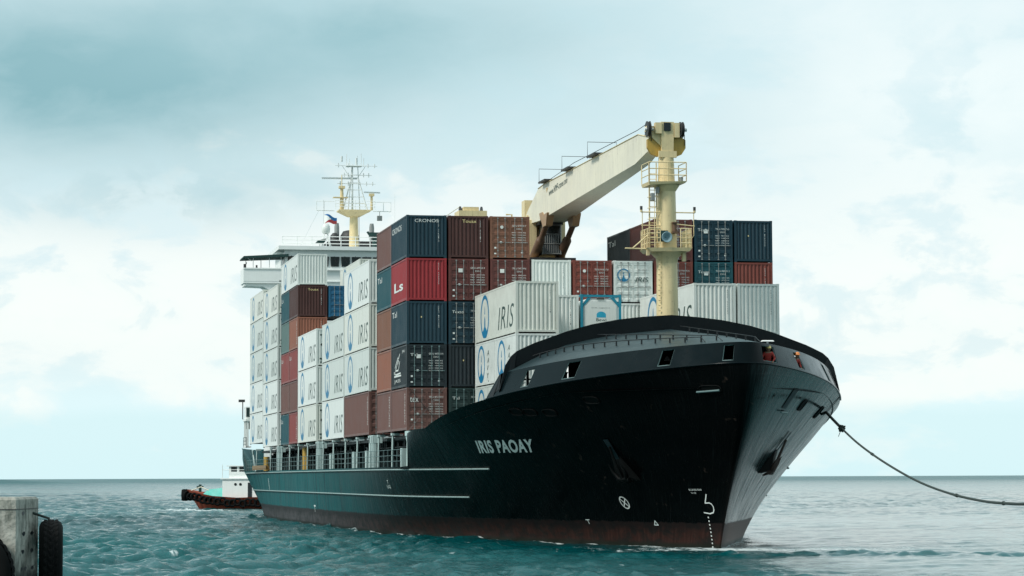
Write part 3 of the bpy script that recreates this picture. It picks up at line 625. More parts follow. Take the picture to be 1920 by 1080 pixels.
# hatch coaming, cell guides, stanchions, rails
mb = MB()
mb.box(-60, -.3, 2.4, 2*YC-2.4, 4.2, 6.0); mb.box(-96.5, -60.5, 2.4, 2*YC-2.4, 4.2, 6.0)
for x in np.arange(-95, -1, 2.6): mb.box(x, x+.12, 2.15, 2.4, 4.2, 6.0)
part('hatch_coaming', mb, C['hatch'], ship)
mb = MB()
BAYS = [(0, -12.2), (-15.7, -27.9), (-28.2, -40.4), (-43.9, -56.1), (-56.4, -68.6), (-71.5, -83.7), (-84.0, -96.2)]
for a, b_ in BAYS: mb.box(b_, a, 1.2, 2*YC-1.2, 6.02, 6.22)
part('hatch_cover', mb, C['hatch'], ship)
def stanch(x, kind):
    mb = MB()
    if kind == 0: mb.tube([(x, .06, 4.25), (x, .10, 6.3)], .065, 6); mb.box(x-.22, x+.22, .0, .5, 6.22, 6.36)
    elif kind == 1:
        for dx in (-.75, 0, .75): mb.box(x+dx-.13, x+dx+.13, -.1, .12, 4.22, 6.3)
        mb.box(x-.9, x+.9, -.1, .5, 5.85, 6.36)
    elif kind == 2: mb.tube([(x-.4, .3, 4.25), (x+.5, .05, 6.3)], .08, 6); mb.tube([(x+1.0, .3, 4.25), (x+.1, .05, 6.3)], .08, 6)
    else: mb.hexa([(x-.3, .2, 4.25), (x+.3, .2, 4.25), (x+.3, .5, 4.25), (x-.3, .5, 4.25)], [(x-.4, .2, 5.4), (x+.4, .2, 5.4), (x+.4, .5, 5.4), (x-.4, .5, 5.4)])
    return part('stanchion', mb, C['paleteal'], ship)
for x in (-.2, -6.1, -12.0, -15.9, -21.8, -27.8, -34.3, -40.2, -44.1, -50.0, -56.2, -62.5, -68.4, -71.7, -77.6, -90.2): stanch(x, 0)
for x in (-14, -42.2, -70.2): stanch(x, 1)
for x in (-94, ): stanch(x, 2)
for x in (-3.4, -18.6, -24.8, -37.2): stanch(x, 3)
# outboard seat under the first stack
mb = MB(); mb.box(-.4, .9, -.05, 2.6, 6.1, 6.38); mb.hexa([(.2, .1, 5.1), (.5, .1, 5.1), (.5, .3, 5.1), (.2, .3, 5.1)], [(-.5, .0, 6.1), (.4, .0, 6.1), (.4, .5, 6.1), (-.5, .5, 6.1)]); part('container_foundation', mb, C['paleteal'], ship)
mb = MB(); mb.tube([(.8, 2.2, 4.3), (.8, 2.2, 6.0)], .16, 8); part('ventilator', mb, C['yellow'], ship)
def railing(pts, h, mat='rail', name='railing', parent=None, r=.025, step=1.5, nr=3):
    mb = MB(); pts = [Vector(p) for p in pts]
    for k in range(1, nr+1): mb.tube([p+Vector((0, 0, h*k/nr)) for p in pts], r, 4)
    for a, b in zip(pts[:-1], pts[1:]):
        n = max(1, int((b-a).length/step))
        for k in range(n+1):
            p = a+(b-a)*k/n; mb.tube([p, p+Vector((0, 0, h))], r, 4)
    return part(name, mb, C[mat], parent or ship)
railing([(-96, -.28, 4.25), (-.2, -.28, 4.25)], 1.05, r=.016, step=1.8); railing([(-96, 2*YC+.28, 4.25), (-.2, 2*YC+.28, 4.25)], 1.05)
# gangway stowed at the rail, small deck gear
mb = MB(); mb.box(-86, -74, -.75, -.35, 4.35, 4.42); mb.box(-86, -74, -.75, -.70, 4.45, 4.75)
for x in np.arange(-86, -74, .8): mb.box(x, x+.06, -.75, -.35, 4.42, 4.7)
part('gangway', mb, paint('ochre gangway paint', (.24, .14, .04), .5, rust=.5), ship)
mb = MB(); mb.tube([(-57, .8, 4.2), (-57, .8, 6.1)], .3, 8); part('ventilator', mb, C['yellow'], ship); mb = MB(); mb.tube([(-88, .8, 4.2), (-88, .8, 5.6)], .28, 8); part('ventilator', mb, C['yellow'], ship)
rg = random.Random(5); mb = MB()
for k in range(46):
    x = rg.uniform(-94, -1); h = rg.uniform(.3, 1.6); w__ = rg.uniform(.15, .9); mb = MB(); mb.box(x, x+w__, 1.3, 2.1, 4.2, 4.2+h-.05); mb.box(x-.03, x+w__+.03, 1.27, 2.13, 4.2+h-.05, 4.2+h)
    part('deck_locker', mb, C['hatch'], ship)
mb = MB()
for k in range(30):
    x = rg.uniform(-94, -1); mb.tube([(x, 1.25, 4.25), (x+rg.uniform(-.3, .3), 1.25, rg.uniform(5.2, 6.1))], .05, 5)
for z_ in (4.7, 5.0, 5.6): mb.tube([(-95, 1.9, z_), (-1, 1.9, z_)], .06, 5)
part('deck_pipes', mb, C['hatch'], ship)
# stern bulwark ladder house seen beside the last stack
mb = MB(); mb.box(-101, -98.2, -.15, .35, 6.6, 6.75)
for x in (-101, -99.6, -98.3):
    mb.box(x, x+.1, -.1, .1, 6.7, 9.2)
mb.box(-101.2, -98.1, -.2, .6, 9.2, 9.4); mb.box(-100.6, -98.8, -.1, .5, 9.4, 10.6)
part('boat_deck', mb, C['shipwhite'], ship)
mb = MB(); mb.box(-98.75, -98.7, -.1, .3, 8.4, 9.15); part('notice_board', mb, C['green'], ship); mb = MB(); mb.box(-98.75, -98.7, -.1, .3, 9.6, 10.5); part('notice_board', mb, C['green'], ship)
railing([(-101, -.15, 6.6), (-98.2, -.15, 6.6)], 1.0, 'hatch')
mb = MB(); mb.tube([(-100.3, -.3, 9.4), (-100.3, -.3, 11.2)], .05, 5); mb.box(-100.5, -100.1, -.7, -.1, 11.1, 11.35); part('floodlight', mb, C['steel'], ship)
# ------------------------------------------------------------------ bridge house
BR = -98.0
def bridge():
    mb = MB()
    mb.box(BR-10, BR, 2.6, 20.4, 4.2, 22.6)
    mb.box(BR-9, BR, 3.6, 19.4, 22.6, 26.05)
    mb.prism([(2.6, 22.6), (2.6, 21.2), (5.5, 19.5), (5.5, 22.6)], 'x', BR-2.2, BR-.2)
    h = part('bridge_house', mb, C['shipwhite'], ship)
    mb = MB(); mb.box(BR-9.4, BR+.5, 2.9, 20.1, 26.05, 26.42); mb.box(BR-.05, BR+.25, 3.5, 19.5, 24.05, 24.15); mb.box(BR-.02, BR+.12, 3.0, 20, 22.9, 23.0); part('bridge_roof', mb, C['shipwhite'], h)
    # wheelhouse windows
    y = 4.2
    k = 0
    for y in np.arange(3.9, 19.0, 1.06):
        wd = .78; mb = MB(); mb.hexa([(BR+.02, y, 24.45), (BR+.08, y, 24.45), (BR+.08, y+wd, 24.45), (BR+.02, y+wd, 24.45)], [(BR+.02, y-.06, 25.42), (BR+.14, y-.06, 25.42), (BR+.14, y+wd+.06, 25.42), (BR+.02, y+wd+.06, 25.42)])
        f = part('window', mb, C['glass'], h)
        mb = MB(); mb.tube([(BR+.1, y+.3, 25.5), (BR+.16, y+.5, 24.8)], .02, 4); part('wiper', mb, C['steel'], f)
    for y in np.arange(4, 19, 2.4):
        mb = MB(); mb.box(BR+.01, BR+.04, y, y+.6, 19.0, 20.0); part('window', mb, C['glass'], h)
    # open wings with awning roof
    for sg in (-1, 1):
        Y = lambda a: a if sg < 0 else 2*YC-a
        mb = MB(); ys = sorted((Y(-.5), Y(3.6)))
        mb.box(BR-3.0, BR+.1, ys[0], ys[1], 22.72, 22.9); mb.box(BR, BR+.12, ys[0], ys[1], 22.9, 24.15); mb.box(BR-3.1, BR-3.0, ys[0], ys[1], 22.9, 24.15)
        e = Y(-.5); mb.box(BR-3.0, BR, min(e, e+.1), max(e, e+.1), 22.9, 24.15)
        mb.prism([(Y(-.4), 22.72), (Y(-.4), 22.45), (Y(1.4), 22.4), (Y(3.0), 21.6), (Y(3.6), 20.6), (Y(3.6), 22.72)], 'x', BR-2.6, BR-.1)
        mb.box(BR+.05, BR+.2, ys[0], ys[1], 24.1, 24.22); part('bridge_wing', mb, C['shipwhite'], h)
        mb = MB(); mb.tube([(BR, Y(-.5), 24.2), (BR, Y(3.6), 24.2)], .04, 5)
        for a in (.0, .45, 1.5, 2.05, 3.2):
            mb.tube([(BR if a not in (0, 1.5) else BR-2.8, Y(a), 24.1), (BR if a not in (0, 1.5) else BR-2.8, Y(a), 25.4)], .035, 5)
        mb.tube([(BR, Y(-.3), 25.35), (BR, Y(.3), 24.9)], .03, 4); part('awning_post', mb, C['shipwhite'], h)
        mb = MB(); mb.hexa([(BR-3.2, Y(-.6), 25.15), (BR+.4, Y(-.6), 25.15), (BR+.4, Y(3.9), 25.35), (BR-3.2, Y(3.9), 25.35)], [(BR-3.2, Y(-.5), 25.35), (BR+.4, Y(-.5), 25.35), (BR+.4, Y(3.9), 25.62), (BR-3.2, Y(3.9), 25.62)])
        part('awning', mb, C['awning'], h)
        mb = MB(); mb.box(BR-.3, BR+.0, Y(-.35)-.12, Y(-.35)+.12, 24.2, 24.6); mb.tube([(BR, Y(-.4), 24.2), (BR, Y(-.2), 24.75)], .05, 5); mb.box(BR-.2, BR, Y(.8)-.08, Y(.8)+.08, 24.2, 24.5); part('wing_lamp', mb, C['steel'], h)
    railing([(BR-.6, 3.4, 26.42), (BR-.6, 19.4, 26.42)], 1.05, 'shipwhite', parent=h, r=.035, step=1.4)
    mb = MB(); mb.hexa([(BR-2, 6.8, 26.9), (BR-.8, 6.8, 26.9), (BR-.8, 7.6, 26.9), (BR-2, 7.6, 26.9)], [(BR-2, 7.0, 27.15), (BR-.8, 7.0, 27.15), (BR-.8, 7.9, 27.35), (BR-2, 7.9, 27.35)]); part('searchlight_hood', mb, C['awning'], h)
    mb = MB(); mb.tube([(BR-1.4, 7.2, 26.4), (BR-1.4, 7.2, 27)], .05, 5); mb.tube([(BR-1.4, 7.5, 26.4), (BR-1.4, 7.5, 27.1)], .05, 5); part('searchlight_post', mb, C['shipwhite'], h)
    # satellite dome on lattice stool
    mb = MB(); c = (BR-2.5, 7.95)
    prof = [(.02, 28.02)]+[(.42*math.sin(a), 28.42-.42*math.cos(a)) for a in np.linspace(.3, 2.6, 9)]+[(.02, 28.85)]
    prof = [(.28, 27.95), (.40, 28.1), (.44, 28.4), (.40, 28.7), (.26, 28.92), (.02, 29.0)]
    mb.lathe(prof, c[0], c[1], 16); dm = part('satellite_dome', mb, C['reefer'], h)
    mb = MB()
    for dx, dy in ((-.5, -.5), (.5, -.5), (.5, .5), (-.5, .5)): mb.tube([(c[0]+dx, c[1]+dy, 26.4), (c[0]+dx*.3, c[1]+dy*.3, 28.0)], .05, 5)
    mb.tube([(c[0]-.3, c[1]-.3, 27.4), (c[0]+.3, c[1]+.3, 27.4)], .04, 4); part('dome_stool', mb, C['shipwhite'], h)
    # funnel with three uptakes behind
    mb = MB(); mb.prism([(9.4, 24), (15.6, 24), (14.6, 28.1), (9.9, 28.1)], 'x', BR-17.5, BR-13); mb.box(BR-17.3, BR-13.2, 9.6, 14.9, 28.1, 28.25); fn = part('funnel', mb, C['steel'], ship)
    for y in (10.7, 12.4, 14.4):
        mb = MB(); mb.tube([(BR-15, y, 28.0), (BR-15, y, 29.9), (BR-15, y, 30.3)], [.26, .26, .2] if y != 12.4 else [.30, .30, .26], 10); part('exhaust_pipe', mb, C['rod'], fn)
    mb = MB(); mb.lathe([(1.05, 28.1), (1.0, 28.9), (.7, 29.4), (.3, 29.5)], BR-14.5, 12.0, 16); mb.lathe([(.5, 28.1), (.45, 28.9), (.2, 29.2)], BR-14.5, 10.4, 12); part('uptake_cowl', mb, C['steel'], fn)
    mb = MB(); mb.tube([(BR-2.3, 12.9, 26.4), (BR-2.3, 12.9, 27.7)], .3, 8); mb.box(BR-2.7, BR-1.9, 12.3, 13.6, 27.7, 28.1); mb.tube([(BR-2.3, 12.4, 27.8), (BR-2.3, 12.1, 28.2)], .12, 6); mb.tube([(BR-2.3, 13.4, 27.8), (BR-2.3, 13.7, 28.2)], .12, 6); part('binnacle', mb, C['awning'], h)
    return h
house = bridge()
def radar_mast():
    X, Y = -104.0, 11.25
    mb = MB(); mb.tube([(X, Y, 24), (X, Y, 28), (X, Y, 30.45)], [.54, .47, .40], 14)
    mb.hexa([(X-.5, Y-.6, 30.05), (X+.5, Y-.6, 30.05), (X+.5, Y+.6, 30.05), (X-.5, Y+.6, 30.05)], [(X-1, Y-1.6, 30.6), (X+1, Y-1.6, 30.6), (X+1, Y+1.6, 30.6), (X-1, Y+1.6, 30.6)])
    mb.box(X-1, X+1, Y-1.65, Y+1.65, 30.6, 30.70); m = part('radar_mast', mb, C['cream'], ship)
    Wt = paint('pale grey mast paint', (.78, .82, .80), .45, rust=.05)
    mb = MB(); mb.tube([(X, Y-.15, 30.7), (X, Y-.15, 36.6)], [.10, .07], 6)
    for s_ in (-1, 1):
        mb.tube([(X+.3, Y+.1+s_*1.25, 30.7), (X, Y+.1+s_*.35, 34.8)], .06, 5)
        mb.tube([(X-.6, Y+.1+s_*.6, 30.7), (X, Y+.1+s_*.3, 36.3)], .045, 5)
    for k, (z_, w_) in enumerate([(31.6, 1.0), (32.4, .85), (33.3, .75), (34.2, .6), (35.2, .5)]): mb.tube([(X, Y-w_, z_), (X, Y+w_+.1, z_+.05)], .045, 5)
    mb.box(X-.5, X+.5, Y-.8, Y+.8, 36.3, 36.36); part('mast_lattice', mb, Wt, m)
    mb = MB()
    for z_, w_ in ((36.4, 1.9), (35.2, 1.3), (34.1, 1.7)):
        mb.tube([(X+.1, Y-w_, z_), (X+.1, Y+w_+.5, z_)], .04, 5)
        for yy in (-w_+.3, -.6, w_*.75, w_+.2):
            mb.tube([(X+.1, Y+yy, z_-.25), (X+.1, Y+yy, z_+.28)], .055, 5)
    part('yardarm', mb, Wt, m)
    mb = MB(); mb.tube([(X+.5, Y-1.3, 30.7), (X+.5, Y-1.3, 33.4)], [.22, .16], 8); mb.box(X+.1, X+.9, Y-2.2, Y-.7, 32.2, 32.28); mb.box(X+.2, X+.8, Y-1.6, Y-1.0, 33.4, 33.7)
    mb.tube([(X+.5, Y-1.3, 33.7), (X+.5, Y-1.3, 35.1)], .05, 5); part('radar_pedestal', mb, C['cream'], m)
    mb = MB(); mb.hexa([(X+.7, Y-3.4, 34.55), (X+.95, Y-3.4, 34.55), (X-.3, Y+.4, 34.75), (X-.55, Y+.4, 34.75)], [(X+.7, Y-3.4, 34.72), (X+.95, Y-3.4, 34.72), (X-.3, Y+.4, 34.95), (X-.55, Y+.4, 34.95)]); part('radar_scanner', mb, Wt, m)
    mb = MB(); mb.tube([(X+.5, Y+1.75, 30.7), (X+.5, Y+1.75, 32.6)], [.14, .12], 8); mb.box(X+.25, X+.75, Y+1.5, Y+2.0, 32.5, 32.8); part('radar_pedestal', mb, C['cream'], m)
    mb = MB(); mb.hexa([(X+.8, Y+.9, 32.85), (X+1, Y+.9, 32.85), (X, Y+2.7, 32.95), (X-.2, Y+2.7, 32.95)], [(X+.8, Y+.9, 33.0), (X+1, Y+.9, 33.0), (X, Y+2.7, 33.1), (X-.2, Y+2.7, 33.1)]); part('radar_scanner', mb, Wt, m)
    mb = MB()
    for yy, z1_ in ((-.75, 37.9), (-.45, 37.3), (.35, 37.7), (.75, 38.0), (1.0, 37.4)): mb.tube([(X, Y+yy, 36.3), (X, Y+yy, z1_)], .03, 4)
    mb.tube([(X, Y-1.25, 36.9), (X, Y-1.25, 37.6)], .11, 6); mb.tube([(X, Y+.25, 36.5), (X, Y+.25, 37.4)], .10, 6)
    for s_ in (-1, 1): mb.tube([(X, Y+s_*1.2, 36.4), (X, Y+s_*.35, 34.8)], .03, 4)
    part('antenna', mb, Wt, m)
    railing([(X+1, Y-2, 30.7), (X+1, Y+2, 30.7)], 1.1, 'shipwhite', parent=m, r=.03, step=1)
    for a, b_ in ((-3.8, -2), (2, 3.8)):
        mb = MB(); mb.tube([(X, Y+a, 30.65), (X, Y+b_, 30.65)], .05, 5); mb.tube([(X, Y+a, 31.8), (X, Y+b_, 31.8)], .03, 4); mb.tube([(X, Y+(a if a < 0 else b_), 30.65), (X, Y+(a if a < 0 else b_), 31.8)], .03, 4); mb.tube([(X, Y+(a if a < 0 else b_)*.8, 30.65), (X, Y+(a if a < 0 else b_)*.8, 31.8)], .03, 4); part('signal_yard', mb, Wt, m)
    mb = MB(); mb.tube([(X+.55, Y+.5, 24.5), (X+.55, Y+.45, 30.1)], .03, 4); mb.box(X-.2, X+.1, Y+2.4, Y+2.9, 29.7, 30.2); mb.tube([(X, Y+2.65, 30.1), (X, Y+2.65, 30.65)], .03, 4); part('loudhailer', mb, C['rod'], m)
    # thin halyards and wires
    mb = MB(); mb.tube([(X, Y-3.6, 30.6), (BR-1, 5.2, 26.5)], .015, 3); mb.tube([(X, Y+3.6, 30.6), (BR-1, 17, 26.5)], .015, 3); mb.tube([(X, Y+4.2, 28.3), (X, Y+4.2, 32.8)], .02, 3); part('halyard', mb, Wt, m)
    for ch in m.children:
        for v in ch.data.vertices:
            if v.co.z > 30.75: v.co.z = 30.75+(v.co.z-30.75)*.80
radar_mast()
# small tricolour courtesy flag
def flag():
    X, Y0_, Z1 = -103.6, 8.15, 30.15
    root = empty('flag', (X, Y0_, Z1-1), 'small blue and red flag with white triangle flying left of the cream radar mast', 'flag')
    def pt(a, b): return (X+.25*math.sin(a*5), Y0_+1.35*a, Z1-.95*b-.22*a*a+.10*math.sin(a*6)+(.45*a*(b)*.9)*.9)
    for nm, b0, b1, mt in (('blue_stripe', 0, .5, paint('flag blue', (.02, .16, .42), .8, rust=0)), ('red_stripe', .5, 1, paint('flag red', (.45, .06, .07), .8, rust=0))):
        mb = MB(); P = []
        for i in range(13):
            a = i/12; r_ = []
            for j in range(5):
                b = b0+(b1-b0)*j/4; r_.append(pt(a, b))
            P.append(r_)
        mb.grid(P); part(nm, mb, mt, root)
    mb = MB(); P = []
    for i in range(9):
        a = i/8*.55; h = .5*(1-i/8); P.append([(p[0]+.015, p[1], p[2]) for p in (pt(a, .5-h), pt(a, .5), pt(a, .5+h))])
    mb.grid(P); part('white_triangle', mb, C['shipwhite'], root)
    mb = MB(); mb.tube([(X, Y0_, 26.4), (X, Y0_-.02, 31.7)], .015, 3); part('halyard', mb, C['rod'], root)
flag()

# ------------------------------------------------------------------ deck cranes
def crane(X0, Y0_, zbase, full=True):
    """crane with its house at X0 and the jib stowed forward; X0 is the slewing axis"""
    mb = MB(); 
    mb.tube([(X0, Y0_, 4.2), (X0, Y0_, zbase-.5)], 1.25, 16)
    mb.box(X0-1.5, X0+1.2, Y0_-1.6, Y0_+1.5, zbase-.5, zbase)                     # slewing platform
    mb.box(X0-1.3, X0+.1, Y0_-1.25, Y0_-.75, zbase, zbase+2.6); mb.box(X0-1.3, X0+.1, Y0_+.85, Y0_+1.2, zbase, zbase+2.6)
    mb.box(X0-1.4, X0-.9, Y0_-1.2, Y0_+1.15, zbase, zbase+3.0)
    c = part('deck_crane', mb, C['cream'], ship)
    if not full:
        mb = MB(); mb.box(X0-.8, X0+.8, Y0_-.8, Y0_+.9, zbase, zbase+5.2); mb.box(X0-.5, X0+.8, Y0_-.75, Y0_+.8, zbase+5.2, zbase+6.2)
        part('crane_head', mb, C['cream'], c)
        return c
    # jib: box girder with a bent root
    def jib_side(y, w_):
        return [(X0-1.9, zbase+3.05), (X0-1.9, zbase+2.45), (X0+2.6, zbase+2.30), (X0+4.2, zbase+2.35), (13.2, 21.05), (16.2, 21.45), (16.4, 22.15), (14.0, 22.62), (X0+4.0, zbase+4.55), (X0+2.2, zbase+4.45)]
    poly = jib_side(0, 0)
    def yl(x): return np.interp(x, [X0-2, 16.4], [Y0_-1.10, Y0_-.88])
    def yr(x): return np.interp(x, [X0-2, X0+3, 16.4], [Y0_+.95, Y0_+.85, Y0_-.20])
    mb = MB(); n = len(poly)
    mb.hexa([(x, yl(x), z_) for x, z_ in poly], [(x, yr(x), z_) for x, z_ in poly]); jib = part('jib', mb, C['creampale'], c)
    mb = MB()
    for a, b_ in zip(poly[5:], poly[6:]):
        pass
    mb.tube([(x, yl(x)-.02, z_) for x, z_ in poly[6:]], .03, 4); mb.box(X0+3.1, X0+3.25, yl(0)-.03, yl(0)+.1, zbase+2.35, zbase+4.5); part('jib_seam', mb, C['cream'], jib)
    mb = MB(); mb.hexa([(X0+3.0, Y0_-1.13, zbase+2.3), (X0+4.2, Y0_-1.13, zbase+2.3), (X0+4.2, Y0_-.6, zbase+2.3), (X0+3.0, Y0_-.6, zbase+2.3)], [(X0+2.7, Y0_-1.13, zbase+2.75), (X0+3.6, Y0_-1.13, zbase+2.75), (X0+3.6, Y0_-.6, zbase+2.75), (X0+2.7, Y0_-.6, zbase+2.75)])
    part('jib_knee', mb, paint('rust stained cream', (.40, .24, .12), .5, rust=.7), jib)
    for yy in (-.95, .82):
      mb = MB(); mb.hexa([(X0+3.9, Y0_+yy-.22, zbase+1.75), (X0+4.9, Y0_+yy-.22, zbase+1.75), (X0+4.9, Y0_+yy+.22, zbase+1.75), (X0+3.9, Y0_+yy+.22, zbase+1.75)], [(X0+3.4, Y0_+yy-.25, zbase+2.45), (X0+5.4, Y0_+yy-.25, zbase+2.55), (X0+5.4, Y0_+yy+.25, zbase+2.55), (X0+3.4, Y0_+yy+.25, zbase+2.45)])
      part('cylinder_lug', mb, paint('rust stained cream', (.40, .24, .12), .5, rust=.7), jib)
    mb = MB(); text_on(mb, 'www.NMF-crane.com', lambda a, b: (X0+5.4+a*5.2, Y0_-1.10+.0067*(19.3-14+a*5)*0-.012+.03*0+float(yl(X0+5.4+a*5.2)-(Y0_-1.10)), zbase+3.60+b*.42+a*.28), shear=.3); part('lettering', mb, C['ink'], jib)
    mb = MB(); mb.add([(X0+4.7, float(yl(X0+5))-.012, zbase+3.9), (X0+5.1, float(yl(X0+5))-.012, zbase+4.2), (X0+4.6, float(yl(X0+5))-.012, zbase+4.2)], [(0, 1, 2)]); part('emblem', mb, C['yellow'], jib)
    for k, x in enumerate((X0+4.0, X0+10.6, X0+17.4)):
        zz = np.interp(x, [X0+4, 14.0], [zbase+4.55, 22.62]); mb = MB(); mb.box(x-.3, x+1.6, float(yl(x))-.35, float(yl(x))+.3, zz+.05, zz+.15)
        mb.tube([(x-.2, float(yl(x))-.3, zz), (x-.2, float(yl(x))-.3, zz+1.0), (x-.2, float(yl(x))+1.5, zz+1.0), (x-.2, float(yl(x))+1.5, zz)], .018, 4); part('jib_walkway', mb, C['steel'], jib)
    for yy in (-.95, .82):
        mb = MB(); mb.tube([(X0-.2, Y0_+yy, zbase+.0), (X0+2.3, Y0_+yy, zbase+1.05), (X0+2.3, Y0_+yy, zbase+1.05), (X0+4.4, Y0_+yy, zbase+2.0)], [.30, .30, .19, .19], 10); part('luffing_cylinder', mb, C['rusty'], c)
    mb = MB(); mb.box(X0+.2, X0+1.3, Y0_-.62, Y0_+.62, zbase+.2, zbase+2.2); cab = part('operator_cab', mb, C['glass'], c)
    mb = MB()
    for y in np.linspace(-.58, .58, 9): mb.tube([(X0+1.36, Y0_+y, zbase+.25), (X0+1.36, Y0_+y, zbase+1.55)], .02, 4)
    for z_ in (.25, .9, 1.55, 2.15): mb.tube([(X0+1.36, Y0_-.62, zbase+z_), (X0+1.36, Y0_+.62, zbase+z_)], .035, 4)
    for y in (-.62, .62): mb.tube([(X0+1.36, Y0_+y, zbase+.2), (X0+1.36, Y0_+y, zbase+2.2)], .04, 4)
    part('cab_guard', mb, C['rod'], cab)
    mb = MB(); mb.box(X0-.2, X0+1.25, Y0_-.8, Y0_+.8, zbase+2.2, zbase+2.4); part('cab_roof', mb, C['steel'], cab); mb = MB(); mb.box(X0-1.4, X0+1.5, Y0_-1.7, Y0_+1.6, zbase-.55, zbase-.02); part('crane_platform', mb, C['steel'], c)
    mb = MB(); mb.box(X0-2.6, X0-1.6, Y0_-1.2, Y0_-.6, zbase+2.9, zbase+4.1); mb.tube([(X0-2.5, Y0_-1.9, zbase+2.3), (X0-2.5, Y0_-1.9, zbase+3.2), (X0-2.5, Y0_-2.3, zbase+3.2)], .06, 5); part('winch_housing', mb, C['cream'], c)
    mb = MB(); mb.box(X0-2.4, X0-1.2, Y0_-.6, Y0_+.2, zbase+3.2, zbase+4.05); part('winch_drum', mb, C['steel'], c)
    mb = MB(); mb.tube([(16.9, Y0_-.95, 22.95), (14, Y0_-.95, 22.85), (X0+12, Y0_-.92, 22.4+.6), (X0+4, Y0_-.9, 22.75), (X0-1.2, Y0_-.5, zbase+4.0)], .022, 4)
    mb.tube([(16.9, Y0_-.80, 22.5), (X0-1.4, Y0_-.6, zbase+3.7)], .022, 4); part('hoist_wire', mb, C['hook'], c)
    return c
crane(-14.0, 11.72, 18.05)
# aft crane, only its head shows above the stacks
def aft_crane():
    X, Y = -42.2, 11.8
    mb = MB(); mb.tube([(X, Y, 4.2), (X, Y, 21.5)], 1.25, 16); mb.box(X-1, X+1, Y-1.1, Y+1.1, 21.5, 24.15); mb.box(X-.6, X+.8, Y-.7, Y+.5, 24.1, 24.45); c = part('deck_crane', mb, C['cream'], ship)
    for s_ in (-1, 1):
        mb = MB(); mb.tube([(X, Y+s_*.84-.05, 24.15), (X, Y+s_*.84+.05, 24.15)], .42, 14); part('sheave', mb, C['steel'], c)
    mb = MB(); mb.tube([(X-2, Y-2.3, 23.5), (X, Y-.9, 24.5)], .03, 4); mb.box(X-8, X-1, Y-.7, Y+.7, 22.0, 23.6); part('jib', mb, C['creampale'], c)
aft_crane()
